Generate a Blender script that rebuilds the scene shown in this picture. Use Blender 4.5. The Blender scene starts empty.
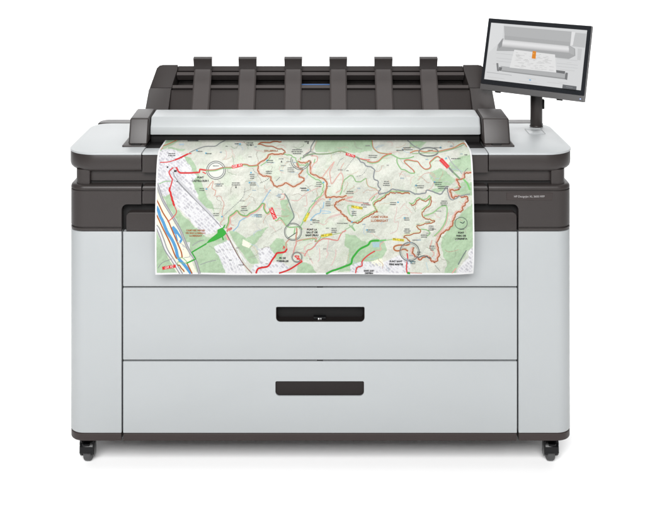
import bpy, bmesh, math, random
import numpy as np
from mathutils import Vector, Matrix
from mathutils.geometry import tessellate_polygon

random.seed(7)
rng = np.random.default_rng(5)
scene = bpy.context.scene
COL = scene.collection

# ---------------------------------------------------------------- camera, world, lamps, exposure
CAM_H, CAM_D, PX = 1.60, 3.0, 0.0028          # eye height, distance to the front, metres per photo pixel at the front
cam_data = bpy.data.cameras.new("camera")
cam = bpy.data.objects.new("camera", cam_data)
COL.objects.link(cam)
cam.location = (0, -CAM_D, CAM_H)
cam.rotation_euler = (math.radians(90), 0, 0)
cam_data.sensor_fit = 'HORIZONTAL'
cam_data.sensor_width = 36
cam_data.lens = 36 * CAM_D / (645 * PX)
cam_data.shift_x = 2.0 / 645
cam_data.shift_y = -358.5 / 645
cam_data.clip_start = 0.05
cam_data.clip_end = 300
scene.camera = cam

world = bpy.data.worlds.new("World")
scene.world = world
world.use_nodes = True
bg = world.node_tree.nodes["Background"]
bg.inputs[0].default_value = (0.97, 0.985, 1.0, 1)
bg.inputs[1].default_value = 0.20


def area(name, loc, target, sx, sy, watts, col=(1, 1, 1)):
    d = bpy.data.lights.new(name, 'AREA')
    d.shape = 'RECTANGLE'
    d.size, d.size_y = sx, sy
    d.energy = watts
    d.color = col
    o = bpy.data.objects.new(name, d)
    COL.objects.link(o)
    o.location = loc
    o.rotation_euler = (Vector(target) - Vector(loc)).to_track_quat('-Z', 'Y').to_euler()
    return o


area("key_softbox", (-0.5, -4.8, 3.8), (0, 0.2, 0.5), 3.8, 2.0, 590)
area("overhead_softbox", (0, -1.6, 5.2), (0, 0.2, 0), 4.0, 1.6, 20)
area("backdrop_lamp", (0, 1.6, 5.4), (0, 5.2, 1.6), 6.0, 1.0, 380)

scene.view_settings.view_transform = 'Standard'
scene.view_settings.look = 'None'
scene.view_settings.exposure = 0
scene.view_settings.gamma = 1
scene.render.engine = 'CYCLES'
scene.cycles.use_denoising = True


# ---------------------------------------------------------------- materials
def lin(c):
    c = c / 255.0
    return c / 12.92 if c <= 0.04045 else ((c + 0.055) / 1.055) ** 2.4


def srgb(r, g, b):
    return (lin(r), lin(g), lin(b), 1)


def plastic(name, col, rough=0.45, grain=0.06, bump=0.0, scale=900, spec=0.5, coat=0.0, metallic=0.0):
    m = bpy.data.materials.new(name)
    m.use_nodes = True
    nt = m.node_tree
    b = nt.nodes["Principled BSDF"]
    tc = nt.nodes.new("ShaderNodeTexCoord")
    n = nt.nodes.new("ShaderNodeTexNoise")
    n.inputs["Scale"].default_value = 3.0
    n.inputs["Detail"].default_value = 5
    nt.links.new(tc.outputs["Object"], n.inputs["Vector"])
    r = nt.nodes.new("ShaderNodeMapRange")
    r.inputs["To Min"].default_value = rough - 0.04
    r.inputs["To Max"].default_value = rough + 0.05
    nt.links.new(n.outputs["Fac"], r.inputs["Value"])
    nt.links.new(r.outputs[0], b.inputs["Roughness"])
    mix = nt.nodes.new("ShaderNodeMix")
    mix.data_type = 'RGBA'
    mix.inputs["A"].default_value = [c * (1 - grain) for c in col[:3]] + [1]
    mix.inputs["B"].default_value = [min(1, c * (1 + grain)) for c in col[:3]] + [1]
    nt.links.new(n.outputs["Fac"], mix.inputs["Factor"])
    nt.links.new(mix.outputs["Result"], b.inputs["Base Color"])
    b.inputs["Specular IOR Level"].default_value = spec
    b.inputs["Metallic"].default_value = metallic
    b.inputs["Coat Weight"].default_value = coat
    if bump:
        f = nt.nodes.new("ShaderNodeTexNoise")
        f.inputs["Scale"].default_value = scale
        f.inputs["Detail"].default_value = 2
        nt.links.new(tc.outputs["Object"], f.inputs["Vector"])
        bp = nt.nodes.new("ShaderNodeBump")
        bp.inputs["Strength"].default_value = bump
        bp.inputs["Distance"].default_value = 0.0004
        nt.links.new(f.outputs["Fac"], bp.inputs["Height"])
        nt.links.new(bp.outputs[0], b.inputs["Normal"])
    return m


M_GREY = plastic("grey_painted_steel", (0.274, 0.2865, 0.2915, 1), 0.40, 0.04, 0.05)
M_LID = plastic("grey_lid_plastic", (0.290, 0.3025, 0.3075, 1), 0.40, 0.02, 0.05)
M_BAR = plastic("light_grey_satin", (0.335, 0.348, 0.352, 1), 0.42, 0.02, 0.0, spec=0.4, metallic=0.3)
M_DARK = plastic("dark_brown_grey_plastic", (0.0235, 0.0196, 0.0187, 1), 0.36, 0.07, 0.22, 1400, spec=0.27)
M_ARM = plastic("arm_grey_plastic", (0.0430, 0.0368, 0.0355, 1), 0.45, 0.06, 0.2, 1400, spec=0.25)
M_BLACK = plastic("matt_black", (0.008, 0.0075, 0.0075, 1), 0.6, 0.1, 0.0, spec=0.2)
M_PLINTH = plastic("plinth_brown", (0.0260, 0.0190, 0.0182, 1), 0.5, 0.05, 0.15, 1400, spec=0.22)
M_RUBBER = plastic("wheel_rubber", (0.040, 0.040, 0.041, 1), 0.6, 0.12, 0.2, 500)
M_CASTER = plastic("caster_black", (0.004, 0.004, 0.0045, 1), 0.22, 0.1, 0.0, spec=0.2)
M_BEZEL = plastic("bezel_glass", (0.009, 0.010, 0.012, 1), 0.18, 0.05, 0.0, spec=0.5)
M_CHIN = plastic("monitor_grey", (0.075, 0.073, 0.073, 1), 0.42, 0.05, 0.1, 1400)
M_HANDLE = plastic("handle_brown_black", (0.0120, 0.0095, 0.0090, 1), 0.5, 0.06, 0.15, 1400, spec=0.15)
M_WHITE = plastic("white_print", (0.62, 0.62, 0.62, 1), 0.5, 0.02)
M_LETTER = plastic("grey_lettering", (0.26, 0.25, 0.25, 1), 0.5, 0.02)
M_BLUE = plastic("blue_strip", (0.03, 0.08, 0.20, 1), 0.4, 0.05)


def attr_mat(name, emit=None, noise=False):
    m = bpy.data.materials.new(name)
    m.use_nodes = True
    nt = m.node_tree
    b = nt.nodes["Principled BSDF"]
    a = nt.nodes.new("ShaderNodeVertexColor")
    a.layer_name = "print"
    src = a.outputs["Color"]
    if noise:                                  # fine halftone of the print
        tc = nt.nodes.new("ShaderNodeTexCoord")
        n = nt.nodes.new("ShaderNodeTexNoise")
        n.inputs["Scale"].default_value = 420
        n.inputs["Detail"].default_value = 3
        nt.links.new(tc.outputs["Object"], n.inputs["Vector"])
        r = nt.nodes.new("ShaderNodeMapRange")
        r.inputs["From Min"].default_value = 0.3
        r.inputs["From Max"].default_value = 0.7
        r.inputs["To Min"].default_value = 0.94
        r.inputs["To Max"].default_value = 1.05
        nt.links.new(n.outputs["Fac"], r.inputs["Value"])
        mul = nt.nodes.new("ShaderNodeMix")
        mul.data_type = 'RGBA'
        mul.blend_type = 'MULTIPLY'
        mul.inputs["Factor"].default_value = 1
        nt.links.new(src, mul.inputs["A"])
        nt.links.new(r.outputs[0], mul.inputs["B"])
        src = mul.outputs["Result"]
    b.inputs["Roughness"].default_value = 0.55
    b.inputs["Specular IOR Level"].default_value = 0.25
    if emit is None:
        nt.links.new(src, b.inputs["Base Color"])
    else:
        b.inputs["Base Color"].default_value = (0.01, 0.01, 0.01, 1)
        b.inputs["Roughness"].default_value = 0.2
        nt.links.new(src, b.inputs["Emission Color"])
        b.inputs["Emission Strength"].default_value = emit
    return m


M_MAP = attr_mat("map_print", None, True)
M_SCREEN = attr_mat("lit_screen", 0.83)

M_FLOOR = plastic("white_studio_floor", (0.96, 0.96, 0.96, 1), 0.7, 0.01, 0.0, spec=0.1)


# ---------------------------------------------------------------- geometry helpers
def rpoly(pts, radii, seg=7):
    """closed polygon with each corner rounded by its own radius"""
    n = len(pts)
    if not isinstance(radii, (list, tuple)):
        radii = [radii] * n
    out = []
    for i in range(n):
        p = Vector(pts[i]); a = Vector(pts[i - 1]); c = Vector(pts[(i + 1) % n])
        r = radii[i]
        if r <= 1e-6:
            out.append((p.x, p.y)); continue
        u = (a - p).normalized(); v = (c - p).normalized()
        ang = u.angle(v)
        t = r / math.tan(ang / 2)
        t = min(t, (a - p).length * 0.499, (c - p).length * 0.499)
        r = t * math.tan(ang / 2)
        cen = p + (u + v).normalized() * (r / math.sin(ang / 2))
        s = p + u * t; e = p + v * t
        a0 = math.atan2(s.y - cen.y, s.x - cen.x)
        a1 = math.atan2(e.y - cen.y, e.x - cen.x)
        d = (a1 - a0 + math.pi) % (2 * math.pi) - math.pi
        k = max(2, int(seg * abs(d) / 1.5))
        for j in range(k + 1):
            q = a0 + d * j / k
            out.append((cen.x + r * math.cos(q), cen.y + r * math.sin(q)))
    return out


def offset(outline, d):
    n = len(outline)
    area2 = sum(outline[i - 1][0] * outline[i][1] - outline[i][0] * outline[i - 1][1] for i in range(n))
    sg = 1 if area2 > 0 else -1
    res = []
    for i in range(n):
        p = Vector(outline[i])
        e1 = (p - Vector(outline[i - 1])); e2 = (Vector(outline[(i + 1) % n]) - p)
        if e1.length < 1e-9: e1 = e2
        if e2.length < 1e-9: e2 = e1
        e1.normalize(); e2.normalize()
        n1 = Vector((-e1.y, e1.x)) * sg; n2 = Vector((-e2.y, e2.x)) * sg
        nn = n1 + n2
        if nn.length < 1e-6: nn = n1
        nn.normalize()
        k = max(0.5, nn.dot(n1))
        q = p + nn * (d / k)
        res.append((q.x, q.y))
    return res


MAPZ = lambda a, b, c: (a, b, c)
MAPY = lambda a, b, c: (a, c, b)
MAPX = lambda a, b, c: (c, a, b)


def prism(bm, outline, profile, f=MAPZ, keepx=None):
    """loft of one outline along a profile of (height, inset); points on x = keepx stay on that seam"""
    rings = []
    for h, ins in profile:
        o = offset(outline, ins) if abs(ins) > 1e-9 else outline
        if keepx is not None:
            o = [(q[0] if abs(q[0] - keepx) < 1e-6 else p[0], p[1]) for p, q in zip(o, outline)]
        rings.append([bm.verts.new(f(x, y, h)) for x, y in o])
    n = len(outline)
    for r0, r1 in zip(rings, rings[1:]):
        for i in range(n):
            j = (i + 1) % n
            bm.faces.new((r0[i], r0[j], r1[j], r1[i]))
    bm.faces.new(rings[0][::-1])
    bm.faces.new(rings[-1])
    return bm


def bev(h0, h1, b=0.0015):
    """profile of a slab with small rounded edges"""
    return [(h0, b), (h0 + b * 0.3, b * 0.3), (h0 + b, 0), (h1 - b, 0), (h1 - b * 0.3, b * 0.3), (h1, b)]


def box(bm, x0, x1, y0, y1, z0, z1, r=0.0015):
    o = rpoly([(x0, y0), (x1, y0), (x1, y1), (x0, y1)], r, 4)
    return prism(bm, o, bev(z0, z1, min(r, 0.003)))


def rect(x0, x1, y0, y1):
    return [(x0, y0), (x1, y0), (x1, y1), (x0, y1)]


def cyl(bm, c, r, h0, h1, f=MAPZ, seg=32, b=0.0):
    o = [(c[0] + r * math.cos(2 * math.pi * i / seg), c[1] + r * math.sin(2 * math.pi * i / seg)) for i in range(seg)]
    return prism(bm, o, bev(h0, h1, b) if b else [(h0, 0), (h1, 0)], f)


def finish(me, ang=32):
    me.polygons.foreach_set("use_smooth", [True] * len(me.polygons))
    me.set_sharp_from_angle(angle=math.radians(ang))


def obj(name, bm, mat, parent=None, ang=32, loc=None):
    bmesh.ops.recalc_face_normals(bm, faces=bm.faces[:])
    me = bpy.data.meshes.new(name)
    bm.to_mesh(me); bm.free()
    finish(me, ang)
    for m in (mat if isinstance(mat, (list, tuple)) else [mat]):
        me.materials.append(m)
    o = bpy.data.objects.new(name, me)
    COL.objects.link(o)
    if parent is not None:
        o.parent = parent
        if loc is not None:
            o.location = loc
        elif parent.type == 'EMPTY':
            o.location = -parent.location
    elif loc is not None:
        o.location = loc
    return o


def cut(o, bm_cut, ang=32):
    """carve a shape out of a part"""
    bmesh.ops.recalc_face_normals(bm_cut, faces=bm_cut.faces[:])
    me = bpy.data.meshes.new("cutter"); bm_cut.to_mesh(me); bm_cut.free()
    c = bpy.data.objects.new("cutter", me); COL.objects.link(c)
    mats = list(o.data.materials)
    c.location = o.location + (o.parent.location if o.parent else Vector((0, 0, 0)))
    md = o.modifiers.new("cut", 'BOOLEAN')
    md.operation = 'DIFFERENCE'; md.solver = 'EXACT'; md.object = c
    bpy.context.view_layer.update()
    dg = bpy.context.evaluated_depsgraph_get()
    new = bpy.data.meshes.new_from_object(o.evaluated_get(dg))
    o.modifiers.clear()
    old = o.data
    new.name = old.name + "_cut"
    o.data = new
    o.data.materials.clear()
    for m in mats: o.data.materials.append(m)
    new.polygons.foreach_set("material_index", [0] * len(new.polygons))
    finish(new, ang)
    bpy.data.objects.remove(c); bpy.data.meshes.remove(me); bpy.data.meshes.remove(old)


def text_tris(body, size=1.0, bold=0.0):
    """triangles of a line of lettering, centred, cap height about 0.7*size"""
    cu = bpy.data.curves.new("lettering", 'FONT')
    cu.body = body; cu.size = size; cu.align_x = 'CENTER'; cu.align_y = 'CENTER'
    cu.offset = bold
    cu.resolution_u = 3
    o = bpy.data.objects.new("lettering", cu)
    COL.objects.link(o)
    bpy.context.view_layer.update()
    me = bpy.data.meshes.new_from_object(o.evaluated_get(bpy.context.evaluated_depsgraph_get()))
    vs = [(v.co.x, v.co.y) for v in me.vertices]
    me.calc_loop_triangles()
    ts = [tuple(t.vertices) for t in me.loop_triangles]
    bpy.data.objects.remove(o); bpy.data.curves.remove(cu); bpy.data.meshes.remove(me)
    return vs, ts


def zf(py, Y=0.0):                 # height of a photo row on an upright plane at depth Y
    return CAM_H - (py + 97) * PX * (1 + Y / 3)


def xf(px, Y=0.0):
    return (px - 320.5) * PX * (1 + Y / 3)


# ---------------------------------------------------------------- the setting: one white sweep
bm = bmesh.new()
prof = [(-14, 0.0), (-6, 0), (-3, 0), (-1, 0), (1, 0), (2.8, 0.0)]
for i in range(1, 17):
    a = math.pi / 2 * i / 16
    prof.append((2.8 + 2.4 * math.sin(a), 2.4 - 2.4 * math.cos(a)))
prof.append((5.2, 7.0))
xs = [-14, -6, -3, 0, 3, 6, 14]
grid = [[bm.verts.new((x, y, z)) for x in xs] for y, z in prof]
for i in range(len(prof) - 1):
    for j in range(len(xs) - 1):
        bm.faces.new((grid[i][j], grid[i][j + 1], grid[i + 1][j + 1], grid[i + 1][j]))
fl = obj("floor", bm, M_FLOOR)
fl["kind"] = "structure"

# ---------------------------------------------------------------- the printer
HW = 0.7075                    # half width of the cabinet
DEP = 0.60
SL, SR = -0.555, 0.5525        # seams between side columns and drawers
CL, CR = -0.5005, 0.470        # seams of the head's middle section
R = 0.045
printer = bpy.data.objects.new("large_format_printer", None)
COL.objects.link(printer)
printer.location = (0, 0.3, 0)
printer["label"] = "wide grey and dark brown floor-standing printer on black casters with two drawers and touchscreen"
printer["category"] = "printer"

Z0, Z1 = zf(441), zf(433)      # plinth
# dark carcass that closes the seams
bm = bmesh.new()
box(bm, -HW + 0.05, HW - 0.05, 0.028, DEP - 0.02, 0.10, 0.858, 0.01)
obj("carcass", bm, M_BLACK, printer)

full = rpoly(rect(-HW, HW, 0, DEP), [R, R, 0.03, 0.03], 12)
left_o = rpoly(rect(-HW, SL - 0.002, 0, DEP), [R, 0.002, 0.002, 0.03], 12)
right_o = rpoly(rect(SR + 0.002, HW, 0, DEP), [0.002, R, 0.03, 0.002], 12)
mid_o = rpoly(rect(SL + 0.002, SR - 0.002, 0, 0.30), [0.002, 0.002, 0.002, 0.002], 6)

for o in (left_o, mid_o, right_o):
    bm = bmesh.new()
    prism(bm, offset(o, 0.0006), [(Z0, 0.0018), (Z0 + 0.0006, 0.0006), (Z0 + 0.002, 0), (Z1 - 0.003, 0), (Z1 - 0.0018, 0.001), (Z1 - 0.0012, 0.003)])
    obj("plinth", bm, M_PLINTH, printer)

for o in (left_o, right_o):
    bm = bmesh.new()
    prism(bm, o, bev(Z1, zf(231.6), 0.002))
    obj("side_panel", bm, M_GREY, printer)

# upper front panel and the two drawers
bm = bmesh.new()
prism(bm, rpoly(rect(SL + 0.002, SR - 0.002, 0, 0.024), 0.002, 5), bev(zf(286.4), zf(231.8), 0.0016))
obj("front_panel", bm, M_GREY, printer)
DR = []
for (pa, pb) in ((288.0, 359.8), (361.5, 433.0)):
    bm = bmesh.new()
    prism(bm, rpoly(rect(SL + 0.002, SR - 0.002, 0, 0.024), 0.002, 5), bev(zf(pb), zf(pa), 0.0016))
    DR.append(obj("drawer", bm, M_GREY, printer))
# little bumps in the drawer seams
for i, (py, xm) in enumerate(((287.2, 320), (360.6, 320))):
    bm = bmesh.new()
    box(bm, xf(xm - 3), xf(xm + 3), 0.004, 0.024, zf(py + 0.75), zf(py - 0.75), 0.0004)
    obj("catch", bm, M_BLACK, DR[i])

for i, (x0, x1, pa, pb) in enumerate(((276, 364.6, 306.8, 321.8), (275.4, 364, 381.2, 395.9))):
    o = rpoly(rect(xf(x0), xf(x1), zf(pb), zf(pa)), [0.012, 0.012, 0.004, 0.004], 8)
    bm = bmesh.new()
    prism(bm, o, [(-0.02, 0), (0.05, 0)], MAPY)
    cut(DR[i], bm)
    oi = offset(o, 0.0004)
    bm = bmesh.new()
    if i == 0:      # open grip: a hollow cup
        rings = []
        for y, ins in ((0.0008, 0), (0.0008, 0.0012), (0.004, 0.0016), (0.028, 0.003), (0.034, 0.012)):
            rings.append([bm.verts.new((x, y, z)) for x, z in offset(oi, ins)])
        for r0, r1 in zip(rings, rings[1:]):
            for k in range(len(oi)):
                j = (k + 1) % len(oi)
                bm.faces.new((r0[k], r0[j], r1[j], r1[k]))
        bm.faces.new(rings[-1])
        h = obj("handle", bm, M_HANDLE, DR[i])
        h["label"] = "open black handle recess of the upper drawer"
        bm = bmesh.new()
        box(bm, xf(313.5), xf(326), 0.0105, 0.028, zf(321.0), zf(317.2, 0.0105), 0.0006)
        obj("latch_button", bm, M_CASTER, h)
        for px_, w in ((318.7, 0.7), (320.9, 0.35)):
            bm = bmesh.new()
            box(bm, xf(px_ - w), xf(px_ + w), 0.0098, 0.0103, zf(319.5, 0.01), zf(318.1, 0.01), 0.0002)
            obj("handle_mark", bm, M_WHITE, h)
    else:
        prism(bm, oi, [(0.0225, 0), (0.005, 0), (0.0035, 0.0005), (0.003, 0.0015)], MAPY)
        h = obj("handle", bm, M_HANDLE, DR[i])
        h["label"] = "flat dark brown handle flap of the lower drawer"

# lower dark housing
LH0, LH1 = zf(231.2), 0.8095
hp = [(LH0, 0.002), (LH0 + 0.001, 0.0004), (LH0 + 0.002, 0), (0.6885, 0), (0.6892, 0.0008), (0.6895, 0.0035), (0.6925, 0.0035), (0.6928, 0.0008), (0.6935, 0),
      (0.7925, 0), (0.7932, 0.0006), (0.7935, 0.003), (0.7958, 0.003), (0.7961, 0.0006), (0.7968, 0),
      (0.7995, 0), (0.8035, 0.0009), (0.8065, 0.0028), (0.8087, 0.0062), (LH1, 0.0105)]
zc = zf(204.3)                 # top of the stepped cut-out
HOUS = []
for k, o in enumerate((rpoly(rect(-HW, CL - 0.0015, 0, DEP), [R, 0, 0, 0.03], 12),
                       rpoly(rect(CR + 0.0015, HW, 0, DEP), [0, R, 0.03, 0], 12))):
    bm = bmesh.new()
    prism(bm, o, hp, MAPZ, (CL - 0.0015, CR + 0.0015)[k])
    h = obj("lower_housing", bm, M_DARK, printer)
    bm = bmesh.new()
    if k == 0:
        c = rpoly(rect(SL - 0.002, CL + 0.05, 0.6, zc), [0, 0, 0, 0.016], 8)
    else:
        c = rpoly(rect(CR - 0.05, SR + 0.002, 0.6, zc), [0, 0, 0.016, 0], 8)
    prism(bm, c, [(-0.05, 0), (0.032, 0)], MAPY)
    cut(h, bm)
    HOUS.append(h)
hp_mid = [(zc + 0.0005, 0.002), (zc + 0.002, 0)] + hp[9:]
bm = bmesh.new()
prism(bm, rect(CL + 0.0015, CR - 0.0015, 0, 0.4), hp_mid)
obj("front_housing", bm, M_DARK, printer)
# inner lower cover below the stepped channel
bm = bmesh.new()
c = rpoly(rect(SL + 0.011, SR - 0.003, LH0, zf(212.6)), [0.001, 0.001, 0.012, 0.012], 8)
prism(bm, c, [(0.03, 0), (0.0015, 0), (0.0004, 0.0005), (0, 0.0016)], MAPY)
obj("front_cover", bm, M_DARK, printer)
bm = bmesh.new()
box(bm, SL - 0.02, SR + 0.02, 0.0325, 0.05, 0.675, zc + 0.02, 0.001)
obj("channel_liner", bm, plastic("channel_dark", (0.014, 0.012, 0.011, 1), 0.5, 0.06), printer)

# name plate with its lettering
bm = bmesh.new()
prism(bm, rpoly(rect(xf(506.5), xf(552.6), zf(200.4), zf(192.8)), 0.0015, 4), [(0.002, 0), (-0.0004, 0), (-0.0009, 0.0005)], MAPY)
plate = obj("name_plate", bm, plastic("name_plate_dark", (0.024, 0.0185, 0.0175, 1), 0.33, 0.05, spec=0.25), HOUS[1])
vs, ts = text_tris("HP DesignJet XL 3600 MFP", 0.0080)
bm = bmesh.new()
wid = max(v[0] for v in vs) - min(v[0] for v in vs)
kx = (xf(544.5) - xf(514)) / wid
pv = [bm.verts.new((xf(529.2) + x * kx, -0.0012, zf(196.5) + y)) for x, y in vs]
for t in ts:
    try: bm.faces.new([pv[i] for i in t])
    except ValueError: pass
obj("lettering", bm, M_LETTER, plate)

# neck in the shadow gap
bm = bmesh.new()
prism(bm, rpoly(rect(-0.686, 0.686, 0.022, DEP - 0.03), [0.05, 0.05, 0.03, 0.03], 12), [(0.795, 0.012), (0.8135, 0.012), (0.8160, 0.002), (0.8175, 0), (0.85, 0)])
obj("neck", bm, M_DARK, printer)

for sg in (-1, 1):
    bm = bmesh.new()
    xs_ = sorted((sg * 0.648, sg * 0.690))
    rr = [0.036, 0.004, 0.004, 0.02] if sg < 0 else [0.004, 0.036, 0.02, 0.004]
    prism(bm, rpoly(rect(xs_[0], xs_[1], 0.0125, 0.09), rr, 10), [(0.8085, 0), (0.85, 0)])
    obj("corner_post", bm, M_DARK, printer)

# head: two ends and a middle
hd = [(0.8440, 0.024), (0.8447, 0.018), (0.8465, 0.0115), (0.8495, 0.006), (0.8535, 0.0022), (0.859, 0.0004), (0.863, 0), (0.8925, 0), (0.8935, 0.0006), (0.8938, 0.002)]
for o, kx in ((rpoly(rect(-0.7180, CL - 0.0015, 0, 0.40), [0.088, 0, 0, 0.06], 12), CL - 0.0015),
              (rpoly(rect(CR + 0.0015, 0.7180, 0, 0.40), [0, 0.088, 0.06, 0], 12), CR + 0.0015)):
    bm = bmesh.new()
    oo = o
    prism(bm, oo, hd, MAPZ, kx)
    obj("head", bm, M_DARK, printer)
bm = bmesh.new()
prism(bm, rect(CL + 0.0015, CR - 0.0015, 0.0, 0.40), [(0.8440, 0.0015), (0.8455, 0), (0.8925, 0), (0.8938, 0.002)])
obj("head_front", bm, M_DARK, printer)

# grey lid plates
lp = [(0.8942, 0.0016), (0.8948, 0.0004), (0.8956, 0), (0.8984, 0), (0.8994, 0.0004), (0.9, 0.0016)]
for o in (rpoly(rect(-0.7195, CL - 0.001, -0.0015, 0.405), [0.090, 0.002, 0.002, 0.06], 14),
          rpoly(rect(CR + 0.001, 0.7195, -0.0015, 0.405), [0.002, 0.090, 0.06, 0.002], 14)):
    bm = bmesh.new(); prism(bm, o, lp)
    lid_last = obj("lid", bm, M_LID, printer)
bm = bmesh.new()
prism(bm, rpoly(rect(CL + 0.001, CR - 0.001, -0.0015, 0.060), 0.002, 4), lp)
obj("front_lip", bm, M_LID, printer)
# small flush service cover beside the pole
bm = bmesh.new()
box(bm, 0.632, 0.682, 0.245, 0.318, 0.8985, 0.90025, 0.003)
obj("service_cover", bm, M_LID, printer)
# dark rear deck behind the lids
bm = bmesh.new()
prism(bm, rpoly(rect(-0.709, 0.709, 0.4065, 0.468), [0.004, 0.004, 0.035, 0.035], 10), [(0.80, 0), (0.894, 0), (0.8985, 0.0012), (0.9, 0.005)])
obj("rear_deck", bm, M_DARK, printer)

# black paper slot under the scan bar
bm = bmesh.new()
box(bm, CL + 0.002, CR - 0.002, 0.0615, 0.40, 0.885, 0.8985, 0.002)
box(bm, CL + 0.004, CR - 0.004, 0.136, 0.34, 0.8987, 0.930, 0.002)
obj("paper_slot", bm, M_BLACK, printer)

# scan bar cover: a faceted satin extrusion
prof = rpoly([(0.121, 0.9245), (0.1235, 0.9475), (0.142, 0.9735), (0.235, 0.9760), (0.285, 0.950), (0.285, 0.915), (0.150, 0.915), (0.150, 0.9235)],
             [0.0015, 0.0015, 0.002, 0.012, 0.02, 0.004, 0.002, 0.002], 6)
bm = bmesh.new()
prism(bm, prof, [(CL + 0.0045, 0.0025), (CL + 0.0055, 0.0007), (CL + 0.0075, 0), (CR - 0.010, 0), (CR - 0.0055, 0.0012), (CR - 0.003, 0.004)], MAPX)
obj("scan_bar", bm, M_BAR, printer, 20)
# end caps with their flanges
for (xa, xb, fa, fb) in ((-0.5545, CL + 0.002, -0.570, CL - 0.001), (CR, 0.5485, CR + 0.001, 0.5575)):
    bm = bmesh.new()
    prof = rpoly([(0.088, 0.9035), (0.117, 0.9745), (0.235, 0.979), (0.300, 0.952), (0.300, 0.9035)], [0.003, 0.007, 0.02, 0.02, 0.002], 6)
    prism(bm, prof, [(xa, 0.006), (xa + 0.0012, 0.0028), (xa + 0.004, 0.0004), (xa + 0.007, 0), (xb - 0.007, 0), (xb - 0.004, 0.0004), (xb - 0.0012, 0.0028), (xb, 0.006)], MAPX)
    cap = obj("end_cap", bm, M_DARK, printer)
    bm = bmesh.new()
    prism(bm, rpoly(rect(fa, fb, 0.073, 0.305), 0.006, 6), [(0.8975, 0), (0.9025, 0), (0.9035, 0.0004), (0.9042, 0.0016)])
    obj("flange", bm, M_DARK, cap)
    bm = bmesh.new()
    xm = (xa + xb) / 2
    prism(bm, rpoly(rect(xm - 0.017, xm + 0.011, 0.0755, 0.0875), 0.003, 5), [(0.903, 0), (0.9068, 0), (0.908, 0.001)])
    obj("latch", bm, M_BLACK, cap)

# ---------------------------------------------------------------- output stacker at the back
ex = Vector((1, 0, 0)); es = Vector((0, 0.10, 0.128)).normalized(); en = Vector((0, -0.128, 0.10)).normalized()
ORG = Vector((0, 0.38, 0.944)); SLEN = Vector((0, 0.10, 0.128)).length


def on_stack(x, t, d):
    return tuple(ORG + ex * x + es * (t * SLEN) + en * d)


stack = bmesh.new()
# solid back shell
sh = rpoly([(-0.552, -0.55), (0.552, -0.55), (0.548, 0.50), (0.526, 1.0), (-0.526, 1.0), (-0.548, 0.50)], 0, 4)
sh_r = [(-0.552, -0.55), (0.552, -0.55), (0.549, 0.45), (0.545, 0.55), (0.530, 0.93), (0.522, 0.985), (0.512, 1.0),
        (-0.512, 1.0), (-0.522, 0.985), (-0.530, 0.93), (-0.545, 0.55), (-0.549, 0.45)]
prism(stack, sh_r, [(-0.11, 0.0), (-0.073, 0), (-0.071, 0.001)], on_stack)
stacker = obj("stacker", stack, M_DARK, printer)
# side cheeks
for s in (-1, 1):
    for part in (0, 1):
        if part == 0:
            pts = [(0.552, -0.55), (0.549, 0.45), (0.547, 0.497), (0.4765, 0.497), (0.478, 0.46), (0.478, -0.55)]
            fm = lambda x, t, d: on_stack(x, t, d + (0.034 * (0.5 - t) if d > -0.05 else 0))
        else:
            pts = [(0.5468, 0.503), (0.545, 0.55), (0.530, 0.93), (0.522, 0.985), (0.512, 1.0), (0.463, 1.0), (0.463, 0.90), (0.474, 0.60), (0.4762, 0.503)]
            fm = lambda x, t, d: on_stack(x, t, d + (0.009 * (t - 0.5) if d > -0.05 else 0))
        pts = [(x * s, t) for x, t in pts][:: s]
        bm = bmesh.new()
        prism(bm, pts, [(-0.0705, 0), (-0.0012, 0), (-0.0004, 0.0004), (0, 0.0014)], fm)
        obj("side_cheek", bm, M_DARK, stacker)
# beam, rails, panel


def slab(name, x0, x1, t0, t1, d0, d1, mat, b=0.0015, parent=None):
    bm = bmesh.new()
    prism(bm, [(x0, t0), (x1, t0), (x1, t1), (x0, t1)], [(d0, 0), (d1 - b, 0), (d1 - b * 0.3, b * 0.3 * 1), (d1, b)], on_stack)
    return obj(name, bm, mat, parent or stacker)


slab("top_beam", -0.462, 0.462, 0.885, 0.995, -0.0705, -0.002, M_DARK)
slab("rail", -0.464, 0.464, 0.775, 0.845, -0.03, 0.002, M_ARM)
slab("rail", -0.4745, 0.4745, 0.490, 0.555, -0.03, 0.002, M_ARM)
slab("rear_panel", -0.4776, 0.4776, -0.55, 0.462, -0.0705, -0.003, M_DARK)
slab("blue_strip", xf(301, .43), xf(330, .43), 0.592, 0.614, -0.012, -0.008, M_BLUE, 0.0005)
slab("slot_back", -0.47, 0.47, 0.56, 0.77, -0.0705, -0.0690, M_BLACK, 0.0003)

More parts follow.
